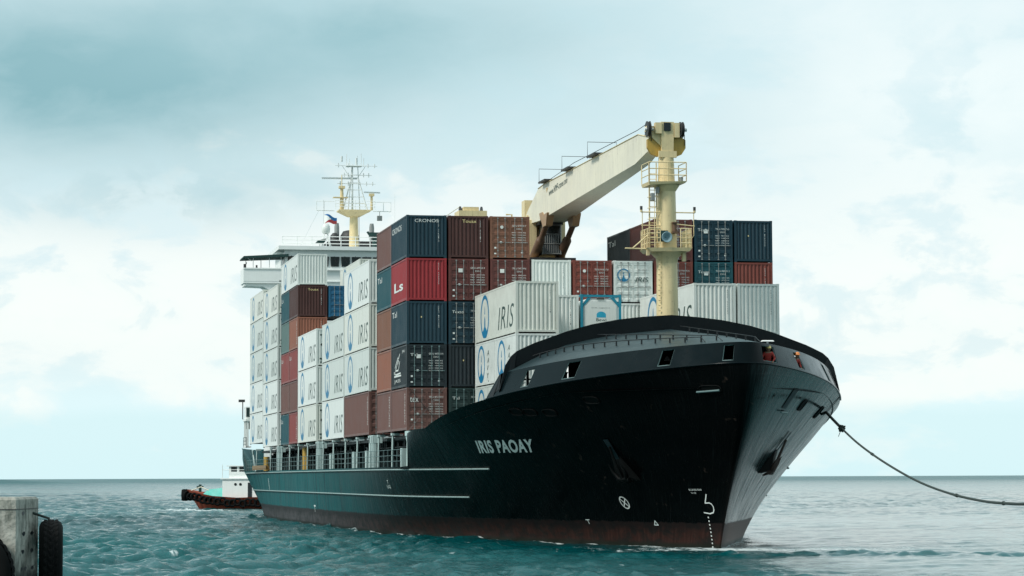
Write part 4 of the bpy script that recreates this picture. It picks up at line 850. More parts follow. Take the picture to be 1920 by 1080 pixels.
# ------------------------------------------------------------------ jib rest post at the breakwater
def post():
    X, Y = 16.5, 11.74
    mb = MB(); mb.lathe([(.62, 7.6), (.60, 12.4), (.56, 15.9), (.50, 19.3), (.48, 19.5), (.42, 21.0)], X, Y, 20); p = part('jib_rest_post', mb, C['cream'], ship)
    mb = MB()
    mb.hexa([(X-.35, Y-.32, 20.9), (X+.35, Y-.32, 20.9), (X+.35, Y+.32, 20.9), (X-.35, Y+.32, 20.9)], [(X-.4, Y-.36, 22.95), (X+.4, Y-.36, 22.95), (X+.4, Y+.36, 22.95), (X-.4, Y+.36, 22.95)])
    mb.box(X-.25, X+.25, Y-1.15, Y+.85, 22.45, 22.72); mb.hexa([(X-.2, Y-.9, 22.15), (X+.2, Y-.9, 22.15), (X+.2, Y-.3, 21.6), (X-.2, Y-.3, 21.6)], [(X-.2, Y-.9, 22.45), (X+.2, Y-.9, 22.45), (X+.2, Y-.3, 22.45), (X-.2, Y-.3, 22.45)])
    mb.box(X+.1, X+.45, Y-.7, Y-.35, 22.3, 22.9); mb.box(X+.1, X+.45, Y+.38, Y+.66, 22.1, 22.9); mb.box(X+.2, X+.4, Y-.5, Y+.5, 21.0, 21.35)
    part('post_head', mb, C['cream'], p)
    for y, hh in ((Y-1.05, 1), (Y+.82, .95)):
        mb = MB(); mb.tube([(X+.2, y-.09, 22.55), (X+.2, y-.05, 22.55)], .44, 16); mb.tube([(X+.2, y+.05, 22.55), (X+.2, y+.09, 22.55)], .44, 16); mb.tube([(X+.2, y-.06, 22.55), (X+.2, y+.06, 22.55)], .36, 16); s_ = part('sheave', mb, C['steel'], p)
        mb = MB(); mb.tube([(X+.2, y-.2, 22.55), (X+.2, y+.3, 22.55)], .10, 8); part('sheave_pin', mb, C['shipwhite'], s_)
    mb = MB(); mb.box(X+.40, X+.46, Y-.22, Y+.16, 22.45, 22.9); part('black_target_plate', mb, C['black'], p)
    for s_ in (-1, 1):
        mb = MB(); a = [(.28, 21.25), (.50, 21.05), (.85, 21.2), (1.08, 21.55), (1.08, 22.0), (.80, 22.18), (.30, 22.15)]
        mb.prism([(Y+s_*u, v) for u, v in a], 'x', X-.12, X+.12); part('hook_cheek', mb, C['yellow'], p)
    mb = MB(); mb.tube([(X+.2, Y-.86, 22.3), (X+.2, Y-.86, 21.9)], .02, 4); mb.tube([(X+.2, Y+1.0, 22.3), (X+.2, Y+1.0, 21.7)], .02, 4); part('hoist_wire', mb, C['hook'], p)
    # upper platform
    mb = MB(); mb.hexa([(X-.8, Y-1.15, 19.42), (X+.8, Y-1.15, 19.42), (X+.8, Y+.85, 19.55), (X-.8, Y+.85, 19.55)], [(X-.85, Y-1.2, 19.6), (X+.85, Y-1.2, 19.6), (X+.85, Y+.95, 19.66), (X-.85, Y+.95, 19.66)])
    mb.lathe([(.48, 19.1), (.75, 19.5)], X, Y, 16); up = part('upper_platform', mb, C['cream'], p)
    railing([(X-.8, Y-1.18, 19.62), (X+.8, Y-1.18, 19.62), (X+.8, Y+.92, 19.64), (X-.8, Y+.92, 19.64)], 1.05, 'cream', parent=up, r=.028, step=.9, nr=3)
    mb = MB(); mb.tube([(X+.5, Y+.7, 19.66), (X+.5, Y+.7, 19.9)], .12, 8); mb.box(X+.3, X+.6, Y-1.0, Y-.8, 18.6, 19.0); mb.tube([(X+.4, Y-.6, 19.0), (X+.4, Y-.6, 19.35)], .12, 8); part('floodlight', mb, C['rod'], p)
    # ladder with hoops
    mb = MB()
    for y in (-1.02, -.62): mb.tube([(X+.2, Y+y, 16.0), (X+.2, Y+y, 20.7)], .045 if y < -.7 else .035, 5)
    for z_ in np.arange(16.2, 20.6, .3): mb.tube([(X+.2, Y-1.02, z_), (X+.2, Y-.62, z_)], .018, 4)
    for z_ in np.arange(17.0, 19.4, .6): mb.tube([(X+.2+.35*math.sin(a), Y-.82+.30*math.cos(a), z_) for a in np.linspace(0, math.pi, 7)], .02, 4)
    mb.tube([(X+.55, Y-.82, 17), (X+.55, Y-.82, 19.3)], .02, 4); part('ladder', mb, C['cream'], p)
    # lower platform with bracket and lamp arms
    mb = MB(); mb.hexa([(X-.9, Y-1.1, 15.78), (X+.9, Y-1.1, 15.78), (X+.9, Y+1.05, 15.82), (X-.9, Y+1.05, 15.82)], [(X-.95, Y-1.3, 15.98), (X+.95, Y-1.3, 15.98), (X+.95, Y+1.2, 16.02), (X-.95, Y+1.2, 16.02)])
    mb.lathe([(.58, 15.2), (.62, 15.5), (.95, 15.8)], X, Y, 16); mb.tube([(X+.4, Y-2.45, 15.97), (X+.4, Y-1.1, 15.95)], .045, 5); mb.tube([(X+.4, Y-2.0, 16.0), (X+.4, Y-1.0, 16.85)], .04, 5)
    mb.box(X+.3, X+.5, Y+.75, Y+.95, 15.3, 15.8); mb.box(X+.3, X+.5, Y-1.25, Y-1.1, 15.6, 15.95); lp = part('lower_platform', mb, C['cream'], p)
    railing([(X-.9, Y+1.15, 16.0), (X+.9, Y+1.15, 16.0), (X+.9, Y+.55, 16.0)], 1.05, 'cream', parent=lp, r=.03, step=.22, nr=4)
    railing([(X+.9, Y-.6, 16.0), (X+.9, Y-1.2, 16.0), (X-.9, Y-1.2, 16.0)], 1.05, 'cream', parent=lp, r=.03, step=.3, nr=4)
    for s_ in (-1, 1):
        mb = MB(); yy = Y+s_*1.5
        mb.tube([(X+.3, Y+s_*.4, 17.25 if s_ < 0 else 17.35), (X+.3, yy, 17.98 if 0 else 17.25)], .03, 5); mb.tube([(X+.3, Y+s_*.45, 17.98+.0), (X+.3, Y+s_*1.52, 17.98)], .035, 5)
        mb.tube([(X+.3, Y+s_*1.45, 17.98), (X+.3, Y+s_*1.45, 16.75), (X+.3, Y+s_*1.38, 16.62), (X+.3, Y+s_*.5, 16.65)], .025, 5)
        mb.tube([(X+.3, Y+s_*1.5, 17.98), (X+.3, Y+s_*1.5, 18.1)], .07, 8); arm = part('lamp_arm', mb, C['cream'], p)
        mb = MB(); mb.tube([(X+.3, Y+s_*1.5, 18.1), (X+.3, Y+s_*1.5, 18.3)], .075, 8); part('navigation_lamp', mb, C['steel'], arm)
    # horn and lamp on the post
    mb = MB(); mb.box(X+.52, X+.70, Y-.62, Y-.1, 16.35, 16.95); hr = part('horn_bracket', mb, C['awning'], p)
    mb = MB(); mb.lathe([(.09, X+.6), (.13, X+.8), (.22, X+1.0), (.30, X+1.12), (.27, X+1.13), (.10, X+.9), (.02, X+.85)], Y-.28, 16.55, 18, 'x'); part('fog_horn', mb, paint('pale blue enamel', (.25, .38, .42), .35, rust=.1), hr)
    mb = MB(); mb.tube([(X+.62, Y+.28, 16.9), (X+.62, Y+.28, 17.35)], .12, 10); mb.box(X+.45, X+.8, Y+.14, Y+.42, 17.35, 17.42); mb.box(X+.45, X+.8, Y+.12, Y+.44, 16.8, 16.9); part('masthead_lamp', mb, C['rusty'], p)
    mb = MB(); mb.tube([(X+.45, Y-.52, 13), (X+.45, Y-.50, 16)], .025, 4)
    for z_ in np.arange(12.6, 15.6, .28): mb.tube([(X+.45, Y-.62, z_), (X+.45, Y-.5, z_)], .03, 4)
    part('step_irons', mb, C['cream'], p)
post()
# ------------------------------------------------------------------ containers
W_ = 2.438
def _corr(L_, H, pitch=.278, dep=.036):
    """corrugated wall in the plane y=0, x from 0 to -L, outward is -y"""
    x = 0.0; xs = []; n = int((L_-.32)/pitch); p = (L_-.32)/n; x0 = -.16
    for k in range(n):
        b = x0-k*p; xs += [(b, dep), (b-p*.25, dep), (b-p*.5, 0), (b-p*.75, 0)]
    xs.append((x0-n*p, dep))
    return xs
_cm = {}
def cmesh(kind, L_, H, mk):
    key = (kind, L_, H, mk)
    if key in _cm: return _cm[key]
    mb = MB(); m = C[mk]
    if kind == 'frame':
        for x in (0, -L_+.14):
            for y in (0, W_-.14): mb.box(x-.14 if x == 0 else x-.14, x if x == 0 else x, y, y+.14, .02, H-.02)
        for y in (0, W_-.06): mb.box(-L_+.14, -.14, y, y+.06, H-.10, H-.01); mb.box(-L_+.14, -.14, y, y+.06, .06, .20)
        for x in (-.10, -L_): mb.box(x, x+.10, .14, W_-.14, H-.13, H-.015); mb.box(x, x+.10, .14, W_-.14, .07, .19)
        for x in (-.17, -L_-.004):
            for y in (-.004, W_-.156):
                for z_ in (0, H-.118): mb.box(x, x+.174, y, y+.16, z_, z_+.118)
    elif kind == 'roof': mb.box(-L_+.05, -.05, .05, W_-.05, H-.05, H-.03)
    elif kind == 'floor':
        mb.box(-L_+.1, -.1, .06, W_-.06, .16, .2)
        for x in np.arange(-L_+.5, -.3, 1.2): mb.box(x, x+.3, .01, .05, .045, .06)
    elif kind in ('side', 'far'):
        xs = _corr(L_, H); z0, z1 = .20, H-.10
        lo = [(x, .015+y, z0) for x, y in xs]; hi = [(x, .015+y, z1) for x, y in xs]
        if kind == 'far': lo = [(x, W_-y, z) for x, y, z in lo]; hi = [(x, W_-y, z) for x, y, z in hi]
        n = len(lo); mb.add(lo+hi, [(i, i+1, n+i+1, n+i) for i in range(n-1)])
    elif kind in ('flat', 'farflat'):
        y = .012 if kind == 'flat' else W_-.012
        mb.add([(-.14, y, .2), (-L_+.14, y, .2), (-L_+.14, y, H-.1), (-.14, y, H-.1)], [(0, 1, 2, 3)])
        s_ = -.004 if kind == 'flat' else .004
        for x in np.arange(-L_+1.5, -1, 1.5): mb.box(x, x+.02, min(y, y+s_), max(y, y+s_), .2, H-.1)
    elif kind in ('end', 'back'):
        n = 9; p = (W_-.28)/n; ys = []
        for k in range(n):
            b = .14+k*p; ys += [(b, .055), (b+p*.22, .055), (b+p*.5, .0), (b+p*.78, .0)]
        ys.append((.14+n*p, .055))
        sgn = -1 if kind == 'end' else 1; xb = -.012 if kind == 'end' else -L_+.012
        lo = [(xb+sgn*d, y, .19) for y, d in ys]; hi = [(xb+sgn*d, y, H-.13) for y, d in ys]
        n = len(lo); mb.add(lo+hi, [(i, i+1, n+i+1, n+i) for i in range(n-1)])
    elif kind in ('door_l', 'door_r'):
        y0, y1 = (.15, W_/2-.01) if kind == 'door_l' else (W_/2+.01, W_-.15)
        z0, z1 = .19, H-.13; zz = [z0]; dd = [0]
        nb = 5; step = (z1-z0)/nb
        for k in range(nb):
            b = z0+k*step; zz += [b+.10*step, b+.22*step, b+.62*step, b+.74*step]; dd += [0, .036, .036, 0]
        zz.append(z1); dd.append(0)
        ya, yb = y0+.06, y1-.06
        mb.grid([[(-.02-d, ya, z_), (-.02-d, yb, z_)] for z_, d in zip(zz, dd)], False)
        mb.box(-.05, -.015, y0, ya, z0, z1); mb.box(-.05, -.015, yb, y1, z0, z1)
        for z_ in (z0+.2, z0+.8, z0+1.4, z1-.2):
            yy = y0 if kind == 'door_l' else y1; mb.box(-.02, .01, yy-.05, yy+.05, z_-.04, z_+.04)
    elif kind == 'rod':
        mb.tube([(0, 0, .10), (0, 0, H-.08)], .019, 6)
        for z_ in (.14, .5, H*.5, H-.12): mb.box(-.03, .015, -.045, .045, z_-.035, z_+.035)
        mb.box(0, .03, -.01, .34, H*.38, H*.38+.035); 
    elif kind == 'gasket':
        mb.box(-.03, -.012, W_/2-.011, W_/2+.011, .19, H-.13)
    me = mb.mesh({'far': 'side_wall', 'side': 'side_wall', 'flat': 'side_wall', 'farflat': 'side_wall', 'end': 'end_wall', 'back': 'end_wall', 'door_l': 'door', 'door_r': 'door', 'rod': 'lock_rod'}.get(kind, kind), m)
    _cm[key] = me; return me
def _label_mesh(key, fn):
    if key in _cm: return _cm[key]
    mb = MB(); mt = fn(mb); _cm[key] = mb.mesh(key[0], mt); return _cm[key]
def side_txt(mb, s, x0, x1, z0, z1, y=.008, **k): text_on(mb, s, lambda a, b: (x0+(x1-x0)*a, y, z0+(z1-z0)*b), **k)
def end_txt(mb, s, y0, y1, z0, z1, x=-.006, **k): text_on(mb, s, lambda a, b: (x, y0+(y1-y0)*a, z0+(z1-z0)*b), **k)
def vdigits(mb, y, z1, n, h, seed, x=-.006, w_=.05):
    rr = random.Random(seed); s = ''.join(rr.choice('ABCDEGHKLMNRSTUX') for _ in range(4))+''.join(rr.choice('0123456789') for _ in range(n-4))
    for k, ch in enumerate(s):
        if k == 4: continue
        zc = z1-k*h; end_txt(mb, ch, y, y+w_, zc-h*.72, zc, x)
def logo_parts(root, fn, R_, H, far=False):
    """ring emblem: fn(a,b) places a point a metres along and b metres up from the ring's centre"""
    key = ('emblem', id(fn) if 0 else fn.key, R_)
    def ringm(mb): ring_on(fn, R_, R_*.82, mb, 36); return C['logoblue']
    def fig(mb):
        # tapering tower with a small cap above, pale sweep behind
        v = [(-.16, -.82), (.16, -.82), (.11, -.1), (.0, .06), (-.11, -.1)]
        mb.add([fn(a*R_, b*R_) for a, b in v], [tuple(range(5))]); v = [(-.07, .12), (.09, .12), (.05, .5), (-.03, .42)]
        mb.add([fn(a*R_, b*R_) for a, b in v], [(0, 1, 2, 3)]); v = [(-.5, -.66), (-.14, -.86), (-.14, -.45)]; mb.add([fn(a*R_, b*R_) for a, b in v], [(0, 1, 2)])
        v = [(.5, -.66), (.14, -.86), (.14, -.45)]; mb.add([fn(a*R_, b*R_) for a, b in v], [(0, 1, 2)]); return C['logoblue']
    def disc(mb):
        n = 28; mb.add([fn2(R_*.80*math.cos(2*math.pi*k/n), R_*.80*math.sin(2*math.pi*k/n)) for k in range(n)], [tuple(range(n))]); return C['logopale']
    fn2 = fn.under
    lg = link('logo', _label_mesh(key, ringm), root)
    link('logo_figure', _label_mesh(('logo_figure', fn.key, R_), fig), lg)
    return lg
class SideFn:
    def __init__(s, cx, cz, y=.0065): s.cx, s.cz, s.y, s.key = cx, cz, y, ('s', cx, cz)
    def __call__(s, a, b): return (s.cx+a, s.y, s.cz+b)
    def under(s, a, b): return (s.cx+a, s.y+.002, s.cz+b)
class EndFn:
    def __init__(s, cy, cz, x=-.004): s.cy, s.cz, s.x, s.key = cy, cz, x, ('e', cy, cz)
    def __call__(s, a, b): return (s.x, s.cy+a, s.cz+b)
    def under(s, a, b): return (s.x-.002, s.cy+a, s.cz+b)
_ns = [0]
def container(X, Y, Z, L_, H, mat, end='end', label='', group=None, side='side', decals=(), note=None):
    _ns[0] += 1; seed = _ns[0]
    if mat == 'reefer': mat = ('reefer', 'reefer_b', 'reefer', 'reefer_c', 'reefer_b')[seed*7 % 5]
    root = empty('shipping_container', (X, Y+W_/2, Z), label, 'container', group)
    hold = root
    off = (0, -W_/2, 0)
    def P(name, me, par=root): return link(name, me, par, off if par is root else (0, 0, 0))
    P('frame', cmesh('frame', L_, H, mat)); P('roof', cmesh('roof', L_, H, mat)); P('floor', cmesh('floor', L_, H, 'steel'))
    fl = side == 'flat'
    P('side_wall', cmesh('flat' if fl else 'side', L_, H, mat)); P('side_wall', cmesh('farflat' if fl else 'far', L_, H, mat))
    P('end_wall', cmesh('back', L_, H, mat))
    if end == 'end': P('end_wall', cmesh('end', L_, H, mat))
    else:
        for kd, ys in (('door_l', (.47, .92)), ('door_r', (1.52, 1.97))):
            d = P('door', cmesh(kd, L_, H, mat))
            for y in ys: link('lock_rod', cmesh('rod', L_, H, 'rod' if mat not in ('black', 'green') else 'rail'), d, (.018, y, 0))
    for dname in decals:
        k = dname.split(':'); kind = k[0]; arg = k[1] if len(k) > 1 else ''
        if kind == 'iris40':
            fn = SideFn(-L_+3.05, H*.50); 
            lg = logo_parts(root, fn, 1.30 if H > 2.7 else 1.15, H); lg.location = off
            def f(mb): side_txt(mb, 'IRIS', -5.15, -.55, .42, 1.72, .0065, shear=.25, offset=-.004, spacing=1.1); return C['ink']
            P('lettering', _label_mesh(('lettering', 'iris40', L_), f))
        elif kind == 'iris20':
            fn = SideFn(-L_+1.9, H*.50); lg = logo_parts(root, fn, 1.12, H); lg.location = off
            def f(mb):
                for q, ch in enumerate('AAVYA'): side_txt(mb, ch, -2.35, -1.75, H-.55-.44*q-.30, H-.55-.44*q, .0065, shear=.3)
                return C['ink']
            P('lettering', _label_mesh(('lettering', 'iris20', H), f))
        elif kind == 'irisdoor':
            fn = EndFn(.62, 1.70, .008); lg = logo_parts(root, fn, .40, H); lg.location = off
            def f(mb): end_txt(mb, 'IRIS', 1.36, 2.2, 1.28, 1.58, .01, shear=.25); end_txt(mb, 'IRSU 220419 3', 1.5, 2.2, 2.0, 2.08, .01); return C['ink']
            P('lettering', _label_mesh(('lettering', 'irisdoor', H), f))
        elif kind == 'code':      # vertical serial on a corrugated end
            def f(mb): vdigits(mb, 1.93, H-.28, 12, .112, seed); return C['ink'] if mat[:5] in ('white', 'reefe') else C['wmark']
            P('serial_number', _label_mesh(('serial_number', seed), f))
        elif kind == 'codedash':
            def f(mb): vdigits(mb, 1.93, H-.35, 11, .13, seed, w_=.045); return C['ink'] if mat[:5] in ('white', 'reefe') else C['wmark']
            P('serial_number', _label_mesh(('serial_number', seed), f))
        elif kind == 'endtext':
            def f(mb): end_txt(mb, arg, .5 if len(arg) > 5 else .85, 1.95 if len(arg) > 5 else 1.72, H-.43, H-.24); return C['ymark'] if arg == 'Touax' else C['wmark']
            P('lettering', _label_mesh(('lettering', arg, H), f))
        elif kind == 'tex':
            def f(mb): end_txt(mb, 'tex', .20, .72, 1.72, 2.02, .012); return C['wmark']
            P('lettering', _label_mesh(('lettering', 'tex'), f))
        elif kind == 'doortext':
            def f(mb):
                rr = random.Random(seed)
                num = 'GESU TRLU TGHU TEXU'.split()[seed % 4]+' '+str(rr.randint(200000, 999999))+' '+str(rr.randint(0, 9))
                end_txt(mb, num, 1.35, 2.22, H-.62, H-.52, .012); end_txt(mb, '22G1', 1.62, 1.95, H-.80, H-.71, .012)
                for q in range(5):
                    z_ = H-1.02-q*.15; end_txt(mb, ('MAX.G ', 'TARE ', 'NET ', 'CU.CAP ', 'PAYLOAD ')[q][:6], 1.34, 1.60, z_, z_+.07, .012); end_txt(mb, '%d KG' % rr.randint(2000, 30480), 1.72, 2.2, z_, z_+.07, .012)
                if arg: end_txt(mb, arg, .22, .22+.14*len(arg), H-.72, H-.55, .012)
                return C['wmark'] if mat not in ('white',) else C['ink']
            P('lettering', _label_mesh(('lettering', seed), f))
        elif kind == 'stickers':
            def f(mb):
                rr = random.Random(seed*3)
                mb.box(.009, .012, .25, .37, .62, .72); mb.box(.009, .012, .60, .72, .95, 1.07)
                mb.box(.009, .012, 1.9, 2.02, .35, .43)
                if rr.random() < .6: mb.box(.009, .012, .24, .37, .28, .36)
                if arg: mb.box(.009, .012, .60, .86, 1.75, 1.98)
                return C['wmark']
            P('sticker', _label_mesh(('sticker', seed), f))
        elif kind == 'seal':
            def f(mb): n = 12; mb.add([(.01, .72+.10*math.cos(6.283*q/n), H-.66+.10*math.sin(6.283*q/n)) for q in range(n)], [tuple(range(n))]); return C['wmark']
            P('round_badge', _label_mesh(('round_badge', H), f))
        elif kind == 'spot':
            def f(mb): n = 8; mb.add([(-.005, .9+.04*math.cos(6.283*q/n), H*.63+.05*math.sin(6.283*q/n)) for q in range(n)], [tuple(range(n))]); return C['ymark']
            P('badge', _label_mesh(('badge', H), f))
        elif kind == 'sidetext':
            def f(mb): side_txt(mb, arg, -L_+.35, -L_+.35+.62*len(arg), H-.75, H-.40, .009); return C['wmark']
            P('lettering', _label_mesh(('lettering', 'side', arg, H), f))
        elif kind == 'bigside':
            def f(mb): side_txt(mb, arg, -L_+1.2, -L_+4.6, .75, 1.35, .009, offset=.02); return C['wmark']
            P('lettering', _label_mesh(('lettering', 'big', arg, H), f))
        elif kind == 'sidecode':
            def f(mb):
                rr = random.Random(seed)
                for q in range(12): side_txt(mb, rr.choice('ABCDEKLTU0123456789'), -.95, -.62, H-.45-q*.16, H-.34-q*.16, .009)
                return C['wmark'] if mat[:5] != 'reefe' else C['ink']
            P('serial_number', _label_mesh(('serial_number', 'side', seed), f))
        elif kind == 'drawing':
            def f(mb):
                fn = lambda a, b: (-L_+2.4+a, .008, 1.25+b)
                strokes(fn, [[(-1.2, -.3), (-.2, .2), (.9, .85)], [(-.9, -.1), (.4, -.1), (.9, .4)], [(-1.2, -.45), (1.4, -.45)], [(-.9, .1), (.3, .7), (.6, .3)], [(-1.3, -.2), (-.6, -.35), (1.2, -.3)]], .10, mb)
                side_txt(mb, 'JASS', -L_+1.2, -L_+3.6, .35, .60, .008); side_txt(mb, 'JMU', -L_+4.2, -L_+5.3, 2.1, 2.3, .008); return C['wmark']
            P('lettering', _label_mesh(('lettering', 'drawing'), f))
        elif kind == 'kend':
            def f(mb):
                pts = [(-.01, .35, 2.05), (-.01, .85, 1.75), (-.01, .35, 1.45)]
                strokes(lambda a, b: (-.006, .3+a, 1.5+b), [[(.55, .5), (.1, .15), (.55, -.2)], [(.05, .9), (.6, .9)]], .12, mb); mb.box(-.008, -.004, .25, .7, .5, .62); mb.box(-.008, -.004, .3, .6, .2, .35); return C['ink']
            P('lettering', _label_mesh(('lettering', 'kend'), f))
    return root
CP = 2.5615; S20, S40, HS, HC = 6.058, 12.192, 2.591, 2.896
Z0 = 6.4
def tiers(hs, z0=Z0):
    r_ = [z0]
    for h in hs: r_.append(r_[-1]+h+.008)
    return r_
# ---- bay A, the wide block of nine columns behind the bow stacks
GA = 'containers in the tall block behind the bow'
tA = tiers([HS]*5)
def A(c, t, mat, end, label, slot=0, decals=(), **k): return container(0 if slot == 0 else -6.135, c*CP, tA[t-1], S20, HS, mat, end, label, GA, decals=decals, **k)
A(0, 5, 'navy', 'end', 'petrol blue container lettered in white along its top edge, top left of the block', decals=('endtext:CRONOS', 'code', 'sidetext:CRONOS'))
A(0, 4, 'red', 'end', 'bright red container directly under the petrol blue one with white lettering along the top', decals=('code', 'bigside:Ls'))
A(0, 3, 'navy', 'end', 'plain petrol blue container directly below the bright red one', decals=('code', 'spot', 'sidetext:Tal'))
A(0, 2, 'black', 'door', 'dark container showing its doors, with a white ship drawing on its side', decals=('doortext:Tal', 'stickers:1', 'drawing'))
A(0, 1, 'mauve', 'door', 'brown container with the white word tex on its doors, bottom of the left corner stack', decals=('tex', 'doortext', 'stickers', 'sidecode'))
A(0, 5, 'mauve', 'end', 'brown container behind the petrol blue one at the top left of the block', 1)
A(0, 4, 'teal', 'end', 'teal container behind the bright red one', 1, ('sidetext:Tal',))
A(0, 3, 'tan', 'end', 'brown container behind the plain petrol blue one, below the teal one', 1)
A(0, 2, 'orange', 'end', 'orange brown container behind the one with the ship drawing', 1)
A(0, 1, 'mauve', 'end', 'faded brown container with a column of white figures, behind the one marked tex', 1, ('sidecode',))
A(1, 5, 'touax', 'end', 'dark brown container with pale yellow lettering, top of the second column', decals=('endtext:Touax', 'code'))
A(1, 4, 'brown', 'door', 'dark brown container with a white square sticker, right of the bright red one', decals=('doortext', 'stickers:1'))
A(1, 3, 'navy', 'door', 'navy blue container with doors, right of the plain petrol blue one', decals=('doortext:Texto', 'stickers'))
A(1, 2, 'black', 'end', 'nearly black container, right of the one with the ship drawing', decals=('spot',))
A(1, 1, 'green', 'door', 'dark green container with doors, bottom of the second column', decals=('doortext:Tal',))
A(2, 5, 'tan', 'door', 'tan brown container with a round badge on its doors, left of the crane house', decals=('doortext', 'seal', 'stickers'))
A(2, 4, 'brown', 'door', 'brown container with a framed square badge, under the one with the round badge', decals=('doortext', 'stickers:1'))
A(3, 4, 'white', 'end', 'plain white container straight below the crane house', decals=('codedash',))
A(4, 4, 'redbrown', 'door', 'red brown container with doors between two white ones, above the blue framed tank', decals=('doortext', 'seal', 'stickers'))
A(5, 4, 'white', 'door', 'white container with blue ring emblem on its doors, left of the cream post', decals=('irisdoor', 'stickers'))
A(5, 3, 'white', 'end', 'white corrugated container under the one with the ring emblem on its doors')
A(6, 5, 'brown', 'door', 'brown container with doors half hidden behind the cream post, in the top tier', decals=('doortext', 'stickers'))
A(6, 5, 'black', 'end', 'blue black container whose long side shows left of the cream post against the sky', 1, ('sidetext:Tal',))
A(6, 4, 'redbrown', 'door', 'red brown container with doors just right of the post, second tier down', decals=('doortext', 'stickers'))
A(7, 5, 'navy', 'door', 'dark blue container with doors and many white labels, top tier right of the cream post', decals=('doortext:Texto', 'stickers:1', 'seal'))
A(7, 4, 'teal', 'door', 'teal blue container with a large white label, under the dark blue one with many labels', decals=('doortext:Texto', 'stickers:1'))
A(8, 5, 'navy', 'end', 'petrol blue corrugated container at the top right corner of the tall block', decals=('code', 'spot'))
A(8, 4, 'redbrown', 'end', 'red brown corrugated container under the top right petrol blue one', decals=('codedash',))
# ---- bay B, the white stacks right behind the breakwater
GB = 'white containers behind the breakwater'; XB, YB = 12.6, 4.1
tB = tiers([HS, HS, HC], Z0-.02)
container(XB, YB, tB[2], S40, HC, 'reefer', 'end', 'long white container with the clearest blue ring emblem, front left above the breakwater', GB, 'flat', ('iris40', 'codedash'))
container(XB, YB, tB[1], S20, HS, 'reefer', 'end', 'white container with ring emblem cut off by the black breakwater, under the long one', GB, 'flat', ('iris20',))
container(XB-6.135, YB, tB[1], S20, HS, 'reefer', 'end', 'white container with ring emblem and column of letters, under the long one\'s rear', GB, 'flat', ('iris20',))
container(XB, YB, tB[0], S20, HS, 'white', 'end', 'white container low behind the bulwark openings', GB, 'flat', ())
container(XB-6.135, YB, tB[0], S20, HS, 'reefer', 'end', 'white container at the bottom of the stack beside the black breakwater end', GB, 'flat', ('iris20',))
container(XB-6.135, YB+CP, 14.18-HS, S20, HS, 'white', 'end', 'white container with column of figures, directly left of the blue framed tank', GB, decals=('codedash',))
container(XB, YB+4*CP, tB[2], S40, HC, 'white', 'end', 'white container with dark lettering on its side just right of the cream post', GB, 'flat', ('iris40', 'codedash'))
container(XB, YB+5*CP, tB[2], S40, HC, 'white', 'end', 'white corrugated container at the far right of the bow stacks', GB, decals=('codedash',))
for c in range(1, 6):
    pass
# ---- tank container
def tank():
    X, Y, Z = XB-6.135, YB+2*CP, 14.22-HS
    root = empty('tank_container', (X, Y+W_/2, Z), 'white tank with cyan emblem in a cyan blue steel frame', 'tank container')
    o = Vector((X, Y, Z)); mb = MB()
    def bx(a): mb.box(X+a[0], X+a[1], Y+a[2], Y+a[3], Z+a[4], Z+a[5])
    for x in (-.14, -S20):
        for y in (0, W_-.14): bx((x, x+.14, y, y+.14, 0, HS))
        bx((x, x+.12, .14, W_-.14, HS-.16, HS-.02)); bx((x, x+.12, .14, W_-.14, .02, .16))
        for y, s_ in ((.14, 1), (W_-.14, -1)):
            yy = Y+y; mb.hexa([(X+x, yy, Z+HS-.75), (X+x+.1, yy, Z+HS-.75), (X+x+.1, yy, Z+HS-.55), (X+x, yy, Z+HS-.55)], [(X+x, yy+s_*.5, Z+HS-.2), (X+x+.1, yy+s_*.5, Z+HS-.2), (X+x+.1, yy+s_*.3, Z+HS-.16), (X+x, yy+s_*.3, Z+HS-.16)])
            mb.hexa([(X+x, yy, Z+.75), (X+x+.1, yy, Z+.75), (X+x+.1, yy, Z+.55), (X+x, yy, Z+.55)], [(X+x, yy+s_*.5, Z+.2), (X+x+.1, yy+s_*.5, Z+.2), (X+x+.1, yy+s_*.3, Z+.16), (X+x, yy+s_*.3, Z+.16)])
    for y in (0, W_-.1): bx((-S20+.14, -.14, y, y+.1, .02, .14)); bx((-S20+.14, -.14, y, y+.1, HS-.12, HS-.02))
    part('frame', mb, C['tankblue'], root)
    mb = MB(); cz = Z+HS/2; cy = Y+W_/2
    def oct_(sc_, x): return [(x, cy+u*sc_, cz+v*sc_) for u, v in ((-1.07, -.62), (-.62, -1.07), (.62, -1.07), (1.07, -.62), (1.07, .68), (.72, 1.07), (-.72, 1.07), (-1.07, .68))]
    rings = [oct_(1.0, X-S20+.25), oct_(1.0, X-.20), oct_(.97, X-.10), oct_(.85, X-.06)]
    for a, b_ in zip(rings[:-1], rings[1:]):
        mb.add(a+b_, [(i, (i+1) % 8, 8+(i+1) % 8, 8+i) for i in range(8)])
    mb.add(rings[-1], [tuple(range(8))]); mb.add(rings[0], [tuple(range(8))]); part('tank', mb, C['reefer'], root)
    mb = MB(); f = lambda a, b: (X-.055, cy+a, cz+b)
    n = 20; v = [f(.02+.28*math.cos(a), .10+.20*math.sin(a)) for a in np.linspace(0, math.pi, n)]+[f(-.26, -.05), f(.30, -.05)]; mb.add(v, [tuple(range(len(v)))]); part('emblem', mb, C['logocyan'], root)
    mb = MB(); text_on(mb, 'Bewi', lambda a, b: (X-.052, cy-.28+a*.6, cz-.27+b*.18)); text_on(mb, 'bulk logistics', lambda a, b: (X-.052, cy-.55+a*1.1, cz+.48+b*.06)); part('lettering', mb, C['ink'], root)
    mb = MB(); mb.box(X-.03, X-.01, cy-.25, cy+.2, Z+HS-.30, Z+HS-.22); part('handhold', mb, C['ink'], root)
tank()
